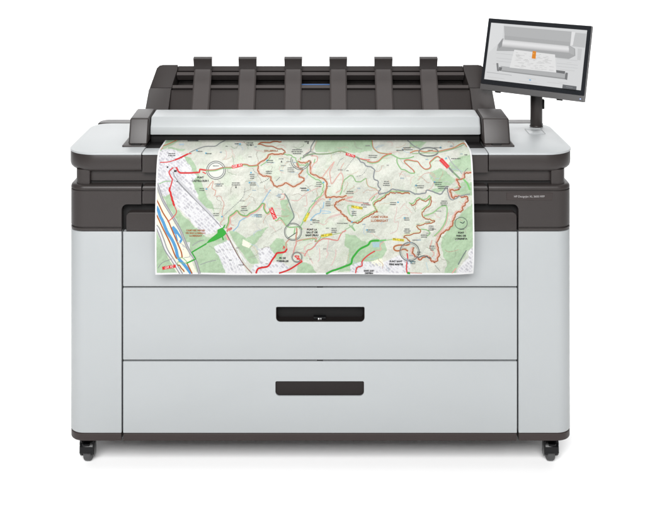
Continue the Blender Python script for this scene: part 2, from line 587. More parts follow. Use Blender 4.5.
for (a, b) in ((194, 211.5), (239, 256.2), (284.8, 301.7), (329.8, 346.6), (374.8, 392), (420, 437)):
    x0, x1 = xf(a, .455), xf(b, .455)
    bm = bmesh.new()
    # bent strip: sloping leg then a tongue that curls forward over the top
    side = [(-0.5, 0.0), (0.60, 0.0), (0.80, 0.0), (0.875, 0.002)]
    path = [Vector(on_stack(0, t, 0.010 + d)) for t, d in side]
    last = path[-1]
    path += [last + Vector((0, -0.001, 0.010)), last + Vector((0, -0.004, 0.024)), last + Vector((0, -0.008, 0.034))]
    nrm = []
    for i in range(len(path)):
        d = path[min(i + 1, len(path) - 1)] - path[max(i - 1, 0)]
        d.normalize()
        nrm.append(Vector((0, -d.z, d.y)))
    w = (x1 - x0)
    rings = []
    for p, n in zip(path, nrm):
        prof = [(x0 + .002, -0.012), (x1 - .002, -0.012), (x1, -0.010), (x1, -0.0035), (x1 - 0.0045, 0), (x0 + 0.0045, 0), (x0, -0.0035), (x0, -0.010)]
        rings.append([bm.verts.new(p + Vector((x, 0, 0)) + n * d) for x, d in prof])
    for r0, r1 in zip(rings, rings[1:]):
        for i in range(8):
            j = (i + 1) % 8
            bm.faces.new((r0[i], r0[j], r1[j], r1[i]))
    bm.faces.new(rings[0]); bm.faces.new(rings[-1])
    arm = obj("stacker_arm", bm, M_ARM, stacker, 25)
    # wider end of the tongue, its shade put in as a darker plastic
    bm = bmesh.new()
    t0, t1 = path[3] + nrm[3] * 0.0012, path[6] + nrm[5] * 0.0012
    rings = []
    for p, e in ((path[3], 0), (path[4], 0.0003), (path[5], 0.0006), (path[6] + Vector((0, 0, 0.001)), 0.0010)):
        i = path.index(p) if p in path else 6
        n = nrm[i]
        e += 0.0008
        pr = [(x0 - e, -0.013), (x1 + e, -0.013), (x1 + e, 0.0012), (x0 - e, 0.0012)]
        rings.append([bm.verts.new(p + Vector((x, 0, 0)) + n * d) for x, d in pr])
    for r0, r1 in zip(rings, rings[1:]):
        for i in range(4):
            j = (i + 1) % 4
            bm.faces.new((r0[i], r0[j], r1[j], r1[i]))
    bm.faces.new(rings[0]); bm.faces.new(rings[-1])
    obj("arm_tip", bm, M_DARK, stacker, 25)

# ---------------------------------------------------------------- touchscreen on its pole
pole_x, pole_y = 0.6765, 0.358
bm = bmesh.new()
cyl(bm, (pole_x, pole_y), 0.0188, 0.899, 1.075, b=0.002)
pole = obj("screen_pole", bm, M_DARK, printer, 40)
bm = bmesh.new()
cyl(bm, (pole_x, pole_y), 0.0205, 0.8995, 0.9045, b=0.001)
obj("collar", bm, M_DARK, pole, 40)
bm = bmesh.new()
box(bm, pole_x + 0.016, pole_x + 0.0245, pole_y - 0.008, pole_y + 0.008, 0.955, 0.985, 0.002)
obj("cable_clip", bm, M_BLACK, pole)

MC = Vector((0.65876549, 0.30, 1.12097549)); MWID, MHGT = 0.3535, 0.2277
yaw, tilt = 0.67616867, 0.24674178
mr = Vector((math.cos(yaw), -math.sin(yaw), 0))
mn0 = Vector((-math.sin(yaw), -math.cos(yaw), 0))
mu = Vector((0, 0, 1)) * math.cos(tilt) - mn0 * math.sin(tilt)
mn = mn0 * math.cos(tilt) + Vector((0, 0, 1)) * math.sin(tilt)


def on_mon(a, b, c):                      # right, up, towards the viewer
    return tuple(MC + mr * a + mu * b + mn * c)


bm = bmesh.new()
mo = rpoly(rect(-MWID / 2, MWID / 2, -MHGT / 2, MHGT / 2), 0.003, 5)
prism(bm, mo, [(-0.0095, 0.0013), (-0.0085, 0.0004), (-0.0078, 0), (-0.0015, 0), (-0.0004, 0.0005), (0, 0.0013)], on_mon)
mon = obj("touchscreen", bm, M_CHIN, printer)
bm = bmesh.new()
prism(bm, rpoly(rect(-MWID / 2 + 0.035, MWID / 2 - 0.035, -MHGT / 2 + 0.025, MHGT / 2 - 0.02), 0.02, 6), [(-0.032, 0.008), (-0.030, 0.003), (-0.0275, 0.0), (-0.0094, 0)], on_mon)
obj("back_cover", bm, M_DARK, mon)
CH = 0.0185                                # chin height
bm = bmesh.new()
prism(bm, rpoly(rect(-MWID / 2 + 0.0012, MWID / 2 - 0.0012, -MHGT / 2 + CH, MHGT / 2 - 0.0012), 0.002, 5), [(-0.001, 0), (0.0008, 0), (0.0013, 0.0005)], on_mon)
obj("glass_front", bm, M_BEZEL, mon)
for ax in (-0.115, 0.095):
    bm = bmesh.new()
    prism(bm, rpoly(rect(ax - 0.009, ax + 0.009, -MHGT / 2 - 0.0035, -MHGT / 2 + 0.006), 0.001, 3), [(-0.009, 0), (-0.0035, 0)], on_mon)
    obj("rubber_foot", bm, M_BLACK, mon)
bm = bmesh.new()
cyl(bm, (0, 0), 0.0015, 0, 0.0006, lambda a, b, c: on_mon(MWID / 2 - 0.0125 + a, -MHGT / 2 + 0.0082 + b, c), 16)
led = bpy.data.materials.new("power_light")
led.use_nodes = True
led.node_tree.nodes["Principled BSDF"].inputs["Base Color"].default_value = (0.3, 0.4, 0.9, 1)
led.node_tree.nodes["Principled BSDF"].inputs["Emission Color"].default_value = (0.45, 0.55, 1, 1)
led.node_tree.nodes["Principled BSDF"].inputs["Emission Strength"].default_value = 0.7
obj("power_light", bm, led, mon)
# bracket between pole and back of the screen
bm = bmesh.new()
pa = Vector((pole_x, pole_y, 1.06)); pb = Vector(on_mon(0.0, -0.02, -0.027))
d = (pb - pa); L = d.length; d.normalize()
sx_ = d.cross(Vector((0, 0, 1))).normalized(); up_ = sx_.cross(d)
prism(bm, rpoly(rect(-0.02, 0.02, -0.02, 0.02), 0.006, 5), [(-0.012, 0), (L + 0.002, 0)], lambda a, b, c: tuple(pa + sx_ * a + up_ * b + d * c))
obj("bracket", bm, M_DARK, pole)

# picture on the screen, as coloured pieces one above the other
SRC = np.array([(68, 22), (615, 57), (575, 412), (22, 352)], float)


def homography(src, dst):
    A = []; B = []
    for (x, y), (u, v) in zip(src, dst):
        A.append([x, y, 1, 0, 0, 0, -u * x, -u * y]); B.append(u)
        A.append([0, 0, 0, x, y, 1, -v * x, -v * y]); B.append(v)
    h = np.linalg.solve(np.array(A), np.array(B))
    return np.append(h, 1).reshape(3, 3)


s0, s1 = -MWID / 2 + 0.0125, MWID / 2 - 0.0135
t0, t1 = -MHGT / 2 + 0.0335, MHGT / 2 - 0.0145
HM = homography(SRC, [(s0, t1), (s1, t1), (s1, t0), (s0, t0)])


def scr(p):
    q = HM @ np.array([p[0], p[1], 1.0])
    return q[0] / q[2], q[1] / q[2]


def spoly(pts, col):
    return ('p', pts, col)


L_ = []
L_.append(spoly([(68, 22), (615, 57), (575, 412), (22, 352)], (229, 230, 231)))
L_.append(spoly([(68, 22), (140, 27), (128, 120), (48, 200)], (236, 237, 238)))
L_.append(spoly([(140, 40), (527, 66), (516, 152), (143, 120)], (193, 194, 195)))
L_.append(spoly([(548, 72), (611, 77), (601, 160), (526, 152)], (205, 206, 207)))
L_.append(spoly([(526, 68), (546, 70), (532, 148), (518, 146)], (243, 243, 244)))
L_.append(spoly([(560, 165), (585, 167), (575, 235), (556, 232)], (214, 215, 216)))
L_.append(spoly([(96, 186), (104, 150), (130, 113), (508, 145), (545, 166), (546, 208), (508, 228), (432, 220), (200, 186)], (178, 179, 180)))
L_.append(spoly([(508, 150), (540, 166), (538, 205), (508, 190)], (190, 191, 192)))
L_.append(spoly([(140, 114), (505, 146), (510, 168), (508, 190), (128, 160), (130, 134)], (238, 238, 239)))
for k in range(6):
    a0, a1 = k / 6, (k + 1) / 6
    g = (226, 238, 245, 240, 224, 204)[k]
    f0 = lambda a: (134 - 7 * a, 118 + 43 * a); f1_ = lambda a: (508 + 1 * a, 149 + 42 * a)
    L_.append(spoly([f0(a0), f1_(a0), f1_(a1), f0(a1)], (g, g, g + 1)))
for k in range(14):
    u = rng.uniform(0.02, 0.95); v = rng.uniform(0.55, 0.98); g = int(rng.uniform(212, 224)); w = rng.uniform(0.05, 0.2)
    P_ = lambda a, b: (68 + 547 * a - 46 * b, 22 + 35 * a + 330 * b + 25 * a * b)
    L_.append(spoly([P_(u, v), P_(min(u + w, .97), v), P_(min(u + w, .97), v + 0.008), P_(u, v + 0.008)], (g, g, g)))
L_.append(spoly([(143, 96), (518, 128), (516, 152), (143, 120)], (184, 185, 186)))
L_.append(spoly([(108, 150), (131, 116), (134, 120), (126, 160), (112, 172)], (160, 161, 163)))
for yy in (205, 232, 250):
    L_.append(spoly([(95, yy - 6), (190, yy + 3), (190, yy + 5), (95, yy - 4)], (205, 206, 207)))
    L_.append(spoly([(440, yy + 20), (560, yy + 31), (560, yy + 33), (440, yy + 22)], (205, 206, 207)))
L_.append(spoly([(118, 274), (172, 280), (437, 306), (502, 318), (498, 350), (124, 304)], (188, 189, 190)))
L_.append(spoly([(124, 300), (498, 342), (498, 350), (124, 306)], (160, 161, 162)))
L_.append(spoly([(436, 294), (488, 300), (486, 316), (436, 309)], (118, 119, 121)))
L_.append(spoly([(95, 258), (106, 258), (109, 306), (98, 304)], (135, 136, 138)))
L_.append(spoly([(110, 280), (128, 283), (122, 304), (108, 302)], (120, 121, 123)))
L_.append(spoly([(490, 308), (504, 310), (499, 352), (485, 348)], (125, 126, 128)))
L_.append(spoly([(199, 178), (431, 203), (437, 309), (170, 283)], (243, 243, 243)))
for i in range(90):
    u = rng.uniform(0.06, 0.86); v = rng.uniform(0.08, 0.92); w = rng.uniform(0.04, 0.12); g = int(rng.uniform(218, 236))
    f_ = lambda a, b: ((1 - b) * (199 + 232 * a) + b * (170 + 267 * a), (1 - b) * (178 + 25 * a) + b * (283 + 26 * a))
    L_.append(spoly([f_(u, v), f_(u + w, v), f_(u + w, v + 0.035), f_(u, v + 0.035)], (g, g, g)))
L_.append(spoly([(308, 185), (328, 187), (324, 231), (302, 229)], (240, 145, 30)))
L_.append(spoly([(310, 196), (318, 197), (316, 205), (308, 204)], (246, 178, 90)))
L_.append(spoly([(44, 311), (186, 328), (186, 331), (44, 314)], (185, 186, 187)))
L_.append(spoly([(286, 352), (297, 353), (296, 360), (285, 359)], (140, 190, 225)))
L_.append(spoly([(478, 380), (558, 390), (556, 411), (475, 402)], (108, 110, 113)))
L_.append(spoly([(497, 391), (535, 396), (535, 399), (497, 394)], (150, 152, 154)))


def coloured(name, polys, fmap, mat, parent):
    verts, faces, cols = [], [], []
    for k, (_, pts, col) in enumerate(polys):
        q = [scr(p) for p in pts]
        base = len(verts)
        for a, b in q: verts.append(fmap(a, b, 0.0016 + 0.00006 * k))
        for t in tessellate_polygon([[Vector((a, b, 0)) for a, b in q]]):
            t = list(t)
            A, B, C = (Vector(q[i]) for i in t)
            if (B - A).cross(C - A) < 0: t = t[::-1]
            faces.append([base + i for i in t]); cols.append(col)
    me = bpy.data.meshes.new(name)
    me.from_pydata(verts, [], faces)
    ca = me.color_attributes.new("print", 'FLOAT_COLOR', 'CORNER')
    li = 0
    for f, c in zip(faces, cols):
        cc = srgb(*c)
        for _ in f:
            ca.data[li].color = cc; li += 1
    me.materials.append(mat)
    o = bpy.data.objects.new(name, me); COL.objects.link(o); o.parent = parent
    return o


coloured("display", L_, on_mon, M_SCREEN, mon)

# ---------------------------------------------------------------- casters


def caster(cx, cy):
    root_loc = Vector((cx, cy, 0)) - printer.location
    bm = bmesh.new()
    # top plate, swivel, hood and two fork cheeks
    box(bm, -0.022, 0.022, -0.022, 0.022, 0.084, 0.0935, 0.002)
    cyl(bm, (0, 0), 0.014, 0.072, 0.085, seg=20)
    for xa, xb in ((-0.0205, -0.0138), (0.0138, 0.0205)):
        cheek = rpoly([(-0.024, 0.026), (-0.027, 0.060), (-0.018, 0.076), (0.000, 0.076), (0.009, 0.058), (0.009, 0.024), (0.004, 0.016), (-0.012, 0.016)], [0.006] * 8, 5)
        prism(bm, cheek, bev(xa, xb, 0.0015), MAPX)
    arc = [(-0.0345, 0.0335), (-0.0325, 0.052), (-0.022, 0.067), (-0.008, 0.0775), (0.008, 0.0775), (0.012, 0.070), (0.012, 0.058), (0.0095, 0.058),
           (0.006, 0.0615), (0.002, 0.0615), (-0.006, 0.0615), (-0.019, 0.0570), (-0.0285, 0.045), (-0.0300, 0.0335)]
    prism(bm, rpoly(arc, 0.003, 4), bev(-0.0195, 0.0195, 0.002), MAPX)
    c = obj("caster", bm, M_CASTER, printer, 40, loc=root_loc)
    bm = bmesh.new()
    wo = [(0.0272 * math.cos(2 * math.pi * i / 40), 0.0272 + 0.0272 * math.sin(2 * math.pi * i / 40)) for i in range(40)]
    prism(bm, wo, [(-0.0112, 0.0075), (-0.0110, 0.0040), (-0.0095, 0.0016), (-0.006, 0.0003), (0, 0), (0.006, 0.0003), (0.0095, 0.0016), (0.0110, 0.0040), (0.0112, 0.0075)], MAPX)
    obj("wheel", bm, M_RUBBER, c, 40)
    bm = bmesh.new()
    prism(bm, rpoly(rect(-0.010, 0.010, -0.040, -0.022), 0.004, 5), bev(0.0585, 0.0635, 0.002))
    obj("brake_lever", bm, M_CASTER, c)


for cx, cy in ((-0.6665, 0.081), (0.6590, 0.081), (-0.655, 0.50), (0.650, 0.50)):
    caster(cx, cy)

# ---------------------------------------------------------------- the printed map, a sheet that leaves the slot and hangs over the front
ctrl = [(0.25, 0.9052), (0.19, 0.9052), (0.13, 0.9055), (0.075, 0.9060), (0.030, 0.9064), (0.004, 0.9040), (-0.015, 0.8930), (-0.026, 0.876), (-0.036, 0.850), (-0.046, 0.81),
        (-0.054, 0.76), (-0.059, 0.71), (-0.060, 0.66), (-0.057, 0.61), (-0.051, zf(274.6, -0.051))]


def crom(pts, n):
    out = []
    P = [pts[0]] + list(pts) + [pts[-1]]
    for i in range(1, len(P) - 2):
        p0, p1, p2, p3 = (np.array(P[j], float) for j in (i - 1, i, i + 1, i + 2))
        for k in range(n):
            t = k / n
            out.append(0.5 * ((2 * p1) + (p2 - p0) * t + (2 * p0 - 5 * p1 + 4 * p2 - p3) * t * t + (3 * p1 - p0 - 3 * p2 + p3) * t ** 3))
    out.append(np.array(pts[-1], float))
    return np.array(out)


PR = crom(ctrl, 24)
PRY = (CAM_H - PR[:, 1]) / PX / (1 + PR[:, 0] / 3) - 97           # row of each profile point
TAN = np.gradient(PR, axis=0)
TAN /= np.linalg.norm(TAN, axis=1)[:, None]
NRM = np.stack([TAN[:, 1], -TAN[:, 0]], 1)                         # (Y,z) normal towards viewer / up
PXL, PXR = xf(155.0, -0.058), xf(474.2, -0.058)


def ripple(X, Z):
    w = np.clip((0.89 - Z) / 0.25, 0, 1) ** 1.3
    edge = np.clip((np.abs(X - 0.5 * (PXL + PXR)) / (0.5 * (PXR - PXL)) - 0.80) / 0.2, 0, 1) ** 2
    low = np.clip((0.66 - Z) / 0.09, 0, 1) ** 2
    return w * (0.0022 * np.sin(X * 13.0 + 0.6) + 0.0012 * np.sin(X * 29.0 + Z * 9.0)) + low * edge * np.where(X > 0, 0.012, -0.002)


def map_pts(px, py, off):
    """points of the map drawing laid on the sheet"""
    px = np.asarray(px, float); py = np.asarray(py, float)
    Y = np.interp(py, PRY, PR[:, 0]); Z = np.interp(py, PRY, PR[:, 1])
    ny = np.interp(py, PRY, NRM[:, 0]); nz = np.interp(py, PRY, NRM[:, 1])
    X = (px - 320.5) * PX * (1 + Y / 3)
    X = np.clip(X, PXL + 0.0045, PXR - 0.0045)
    return np.stack([X, Y + ny * off + ripple(X, Z), Z + nz * off], -1)


def inside(px, py, poly):
    n = len(poly); res = np.zeros(px.shape, bool)
    j = n - 1
    for i in range(n):
        xi, yi = poly[i]; xj, yj = poly[j]
        c = ((yi > py) != (yj > py)) & (px < (xj - xi) * (py - yi) / (yj - yi + 1e-12) + xi)
        res ^= c
        j = i
    return res


def vnoise(x, y, seed):
    """smooth value noise"""
    r = np.random.default_rng(seed).random((256, 256))
    xi = np.floor(x).astype(int); yi = np.floor(y).astype(int)
    fx = x - xi; fy = y - yi
    fx = fx * fx * (3 - 2 * fx); fy = fy * fy * (3 - 2 * fy)
    g = lambda a, b: r[a % 256, b % 256]
    return (g(xi, yi) * (1 - fx) + g(xi + 1, yi) * fx) * (1 - fy) + (g(xi, yi + 1) * (1 - fx) + g(xi + 1, yi + 1) * fx) * fy


def fbm(x, y, s, o=4):
    v = 0; a = 0.5; t = 0
    for k in range(o):
        v = v + a * vnoise(x * 2 ** k, y * 2 ** k, s + k); t += a; a *= 0.5
    return v / t


GREEN = np.array([176, 204, 168]); CREAM = np.array([247, 246, 224]); CITY = np.array([238, 237, 240]); TERR = np.array([218, 221, 209])
forests = [
    [(183, 155), (191, 158), (197, 166), (199, 178), (204, 188), (211, 200), (214, 212), (205, 206), (198, 198), (199, 194), (194, 190), (190, 182), (195, 178), (192, 170), (186, 163)],
    [(163, 196), (170, 194), (176, 209), (180, 212), (190, 222), (197, 229), (207, 237), (222, 237), (226, 234), (229, 240), (214, 247), (222, 262), (226, 274), (199, 274), (190, 252), (184, 236), (176, 219), (168, 206)],
    [(155, 230), (168, 256), (178, 274), (155, 274)],
    [(160, 139), (182, 139), (170, 146), (160, 150), (156, 150)],
    [(168, 147), (185, 149), (182, 151), (168, 150)],
    [(228, 231), (240, 233), (246, 238), (250, 236), (262, 230), (268, 227), (263, 235), (255, 243), (250, 247), (253, 252), (258, 262), (250, 265), (246, 259), (240, 250), (234, 242)],
    [(270, 245), (276, 238), (283, 239), (288, 246), (284, 252), (280, 262), (272, 258)],
    [(302, 261), (313, 266), (319, 274), (296, 274), (298, 264)],
    [(345, 235), (356, 236), (366, 241), (376, 238), (386, 243), (388, 250), (378, 262), (366, 270), (350, 272), (338, 272), (347, 262), (350, 250), (345, 246)],
    [(446, 232), (452, 224), (464, 210), (476, 200), (476, 245), (468, 250), (460, 262), (455, 274), (444, 274), (446, 262), (441, 250), (441, 238)],
    [(430, 172), (440, 168), (450, 174), (457, 180), (448, 186), (436, 186), (430, 180)],
    [(448, 166), (458, 158), (472, 154), (476, 168), (466, 174), (456, 172)],
    [(410, 140), (425, 141), (420, 147), (410, 147)],
    [(316, 139), (372, 139), (372, 152), (345, 151), (330, 153), (316, 152)],
    [(281, 200), (288, 199), (294, 216), (288, 225), (281, 222)],
    [(452, 190), (466, 182), (474, 184), (474, 196), (458, 196)],
    [(432, 188), (444, 186), (446, 190), (434, 192)],
]
cities = [
    [(155, 152), (163, 149), (176, 150), (183, 156), (191, 166), (196, 176), (192, 184), (199, 194), (196, 198), (208, 210), (217, 219), (227, 231), (219, 229), (213, 233), (205, 235), (198, 229), (190, 220), (178, 208), (171, 194), (165, 197), (157, 186)],
    [(214, 247), (229, 239), (238, 256), (247, 274), (225, 274), (219, 258)],
    [(258, 248), (270, 247), (275, 255), (270, 263), (280, 262), (290, 266), (284, 274), (248, 274), (254, 264), (260, 262)],
    [(180, 248), (184, 243), (191, 243), (189, 249), (183, 251)],
    [(470, 249), (476, 246), (476, 274), (456, 274), (463, 263), (468, 256)],
    [(350, 266), (360, 262), (385, 262), (398, 256), (412, 262), (408, 274), (350, 274)],
]
creams = [[(155, 190), (158.5, 194), (163, 204), (170, 216), (178, 230), (183, 240), (190, 258), (197, 274), (178, 274), (168, 258), (163, 243), (155, 228)],
          [(243, 239), (252, 244), (249, 248), (242, 245)], [(370, 262), (382, 258), (384, 266), (374, 266)]]
# sheet grid
NU, NV = 720, 330
us = np.concatenate([[PXL, PXL + 0.0042], np.linspace(PXL + 0.00425, PXR - 0.00425, NU), [PXR - 0.0042, PXR]])
rows_i = np.concatenate([np.linspace(0, len(PR) - 1, NV)])
# rows evenly spread along the sheet's length, last ones the white border
seg = np.concatenate([[0], np.cumsum(np.linalg.norm(np.diff(PR, axis=0), axis=1))])
LEN = seg[-1]
ss = np.concatenate([np.linspace(0, LEN - 0.0053, NV), [LEN - 0.0052, LEN]])
Yr = np.interp(ss, seg, PR[:, 0]); Zr = np.interp(ss, seg, PR[:, 1])
UU, SS = np.meshgrid(us, ss)
YY = np.repeat(Yr[:, None], len(us), 1); ZZ = np.repeat(Zr[:, None], len(us), 1)
GX = 320.5 + UU / PX / (1 + YY / 3)
GY = (CAM_H - ZZ) / PX / (1 + YY / 3) - 97
wx = GX + 5 * (fbm(GX / 9, GY / 9, 40) - 0.5); wy = GY + 5 * (fbm(GX / 9, GY / 9, 60) - 0.5)
colr = np.repeat(np.repeat(TERR[None, None, :].astype(float), len(ss), 0), len(us), 1)
f1 = fbm(GX / 16, GY / 16, 3); f2 = fbm(GX / 3.0, GY / 3.0, 13); f3 = fbm(GX / 1.2, GY / 1.2, 23, 3)
gm = np.clip((f1 - 0.47) * 5, 0, 1)[..., None]
colr = colr * (1 - 0.5 * gm) + (np.array([208, 222, 198])) * 0.5 * gm
cm = np.clip((fbm(GX / 12, GY / 12, 90) - 0.55) * 6, 0, 1)[..., None]
colr = colr * (1 - cm * 0.6) + np.array([232, 231, 220]) * cm * 0.6


def paint(polys, c, a=1.0, warp=True):
    global colr
    m = np.zeros(GX.shape, bool)
    for p in polys:
        m |= inside(wx if warp else GX, wy if warp else GY, p)
    c = np.asarray(c, float)
    colr = np.where(m[..., None], colr * (1 - a) + c * a, colr)
    return m


mf = paint(forests, GREEN, 0.95)
mc = paint(cities, CITY, 0.92)
mcr = paint(creams, CREAM, 1, False)
# grey building blocks on a slanted grid
ang = math.radians(42)
bu = (GX * math.cos(ang) + GY * math.sin(ang)); bv = (-GX * math.sin(ang) + GY * math.cos(ang))
hsh = np.random.default_rng(77).random((512, 512))
cv_ = np.floor(bv / 2.7).astype(int)
bu2 = bu + hsh[5, cv_ % 512] * 4
LBU = 4.6
cu_ = np.floor(bu2 / LBU).astype(int)
hv = hsh[cu_ % 512, cv_ % 512]; hw_ = hsh[(cu_ + 99) % 512, (cv_ + 31) % 512]
frx = bu2 / LBU - cu_; fry = bv / 2.7 - cv_
blk = mc & (hv > 0.14) & (frx > 0.10 + 0.1 * hw_) & (frx < 0.92 - 0.25 * hv * hw_) & (fry > 0.16) & (fry < 0.86 - 0.2 * hw_) & ~((hw_ > 0.5) & (np.abs(frx - 0.5) < 0.05))
colr = np.where(blk[..., None], np.array([212, 211, 216]) + (hw_ * 26 - 16)[..., None], colr)
old = mc & (GX < 182) & (GY > 158) & (GY < 200)
colr = np.where((old & (f3 > 0.52))[..., None], colr * 0.5 + np.array([190, 188, 196]) * 0.5, colr)
# printed relief and contour lines
hgt = fbm(GX / 22, GY / 22, 200, 5)
ddx = np.gradient(hgt, axis=1); ddy = np.gradient(hgt, axis=0)
rel = np.clip((-ddx * 0.8 - ddy) * 900, -14, 9)
free = ~(mc | mcr)
colr += (rel * 0.6 * free)[..., None]
con = np.abs((hgt * 60) % 1 - 0.5)
conl = np.clip(1 - con / 0.16, 0, 1) * free
colr = colr * (1 - 0.20 * conl[..., None]) + np.array([150, 140, 124]) * 0.20 * conl[..., None]
colr += ((f3 - 0.5) * 11 + (f2 - 0.5) * 7)[..., None]
# white border of the sheet
colr[:, :2] = 244; colr[:, -2:] = 244; colr[-2:, :] = 244
colr = np.clip(colr, 0, 250)

verts = np.stack([UU, YY + ripple(UU, ZZ), ZZ], -1).reshape(-1, 3)
nr, nc = UU.shape
idx = np.arange(nr * nc).reshape(nr, nc)
quads = np.stack([idx[:-1, :-1], idx[1:, :-1], idx[1:, 1:], idx[:-1, 1:]], -1).reshape(-1, 4)
VERTS = [tuple(v) for v in verts]
FACES = [tuple(int(i) for i in q) for q in quads]
c_lin = colr.reshape(-1, 3) / 255.0
c_lin = np.where(c_lin <= 0.04045, c_lin / 12.92, ((c_lin + 0.055) / 1.055) ** 2.4)
VCOLS = [c_lin]
INK = 0.475                                  # reflectance of bare paper stock


def add_px(pts, faces, col, off):
    p = map_pts([q[0] for q in pts], [q[1] for q in pts], off)
    b = len(VERTS)
    VERTS.extend(tuple(v) for v in p)
    FACES.extend(tuple(b + i for i in f) for f in faces)
    c = np.array([[lin(v) for v in col]])
    VCOLS.append(np.repeat(c, len(pts), 0))


def wiggle(pts, amp, freq, seed):
    r = np.random.default_rng(seed)
    s = np.arange(len(pts))
    ph = r.random(4) * 6.28
    dx = amp * (np.sin(s * freq + ph[0]) + 0.6 * np.sin(s * freq * 2.3 + ph[1]))
    dy = amp * (np.sin(s * freq * 1.2 + ph[2]) + 0.6 * np.sin(s * freq * 2.7 + ph[3]))
    return [(p[0] + a, p[1] + b) for p, a, b in zip(pts, dx, dy)]


LAY = {'halo': 0.00025, 'water': 0.00020, 'line': 0.00040, 'top': 0.00055, 'label': 0.00070, 'text': 0.00085}
seedc = [0]


def road(pts, w, col, lay='line', amp=0.0, dash=None, smooth=True, shift=(0, 0)):
    seedc[0] += 1
    L = [(x + shift[0], y + shift[1]) for x, y in pts]
    if smooth and len(L) > 2:
        P = [tuple(p) for p in crom(L, 5)]
    else:
        P = []
        for a, b in zip(L, L[1:]):
            n = max(1, int(math.hypot(b[0] - a[0], b[1] - a[1]) / 1.5))
            P += [(a[0] + (b[0] - a[0]) * k / n, a[1] + (b[1] - a[1]) * k / n) for k in range(n)]
        P.append(L[-1])
    if dash:
        D = []
        for a, b in zip(P, P[1:]):
            n = max(1, int(math.hypot(b[0] - a[0], b[1] - a[1]) / 0.4))
            D += [(a[0] + (b[0] - a[0]) * k / n, a[1] + (b[1] - a[1]) * k / n) for k in range(n)]
        P = D + [P[-1]]
    if amp: P = wiggle(P, amp, 1.15, seedc[0])
    off = LAY[lay] + (seedc[0] % 40) * 0.000002
    vs, fs = [], []
    n = len(P)
    for i, p in enumerate(P):
        a = P[max(0, i - 1)]; b = P[min(n - 1, i + 1)]
        d = math.hypot(b[0] - a[0], b[1] - a[1]) or 1
        nx, ny = -(b[1] - a[1]) / d, (b[0] - a[0]) / d
        vs += [(p[0] + nx * w / 2, p[1] + ny * w / 2), (p[0] - nx * w / 2, p[1] - ny * w / 2)]
    acc = 0
    for i in range(n - 1):
        acc += math.hypot(P[i + 1][0] - P[i][0], P[i + 1][1] - P[i][1])
        if dash and (acc % (2 * dash)) > dash: continue
        fs.append((2 * i, 2 * i + 2, 2 * i + 3, 2 * i + 1))
    add_px(vs, fs, col, off)


def poly(pts, col, lay='line'):
    seedc[0] += 1
    t = tessellate_polygon([[Vector((x, y, 0)) for x, y in pts]])
    add_px(pts, [tuple(f) for f in t], col, LAY[lay] + (seedc[0] % 40) * 0.000002)


def ring(cx, cy, rx, ry, w, col, a0=0, a1=360, lay='top'):
    n = 40
    pts = [(cx + rx * math.cos(math.radians(a0 + (a1 - a0) * i / n)), cy + ry * math.sin(math.radians(a0 + (a1 - a0) * i / n))) for i in range(n + 1)]
    road(pts, w, col, lay, smooth=False)


def disc(cx, cy, rx, ry, col, lay='halo'):
    poly([(cx + rx * math.cos(i * math.pi / 16), cy + ry * math.sin(i * math.pi / 16)) for i in range(32)], col, lay)


def words(x, y, body, size, col, rot=0, lay='text', bold=0.0):
    vs, ts = text_tris(body, size, bold)
    c, s = math.cos(math.radians(rot)), math.sin(math.radians(rot))
    add_px([(x + vx * c + vy * s * 1.0, y - (vy * c) + vx * -s) for vx, vy in vs], ts, col, LAY[lay])


def tag_label(x, y, ln, wd, rot, fill, body, tc):
    c, s = math.cos(math.radians(rot)), math.sin(math.radians(rot))
    q = [(-ln / 2, -wd / 2), (0, -wd / 2), (ln / 2, -wd / 2), (ln / 2, wd / 2), (0, wd / 2), (-ln / 2, wd / 2)]
    poly([(x + a * c + b * s, y - a * s + b * c) for a, b in q], fill, 'label')
    words(x, y, body, wd * 1.12, tc, rot, 'text', 0.02)


def scribble(x, y, rows, wd, col=(70, 74, 74)):
    """a place name too small to read: rows of tiny strokes"""
    r = random.Random(int(x * 31 + y * 17))
    for k in range(rows):
        w = wd * r.uniform(0.6, 1.0)
        yy = y + k * 1.9
        xx = x - w / 2
        while xx < x + w / 2 - 0.3:
            g = r.uniform(0.35, 0.7)
            road([(xx, yy), (xx + g, yy)], r.uniform(0.6, 1.05), col, 'text', smooth=False)
            xx += g + r.uniform(0.1, 0.3)


RED = (214, 24, 30); BRN = (174, 100, 62); PNK = (220, 172, 160); GRN = (142, 188, 128); GRY = (132, 137, 138); DKG = (104, 112, 110)
ORB = (178, 92, 34); BLU = (84, 158, 212); VGR = (48, 170, 52); LGY = (168, 170, 174); YEL = (240, 222, 70)

# river side
road([(156, 206), (158.5, 211), (160, 216), (163, 222), (167, 232), (172.5, 241), (176, 250), (178, 258), (184, 265), (191, 274)], 3.0, BLU, 'water')
poly([(171, 228), (173.5, 226), (177, 230), (181, 236.5), (182.5, 240.5), (180.5, 243.8), (179, 241.6), (180.6, 239.5), (177, 234.5), (174.3, 234)], BLU, 'water')
poly([(174.5, 232.5), (176.5, 235), (178, 241), (177, 242), (175.5, 237)], BLU, 'water')
road([(156, 199), (158.5, 203.5), (163, 213), (168, 221), (171, 228), (176, 240), (181, 252), (182, 258)], 1.3, ORB)
road([(186.5, 263), (189, 268), (192, 274)], 1.3, ORB)
road([(156, 214), (158.5, 219), (163, 229), (169, 241), (175, 256), (177, 259)], 1.3, ORB)
road([(177.5, 265), (180, 266.5), (184, 272)], 1.2, ORB, amp=0.2)
road([(177, 259), (182, 258), (187, 263), (181, 263), (178, 262), (177.5, 265)], 0.7, GRN)
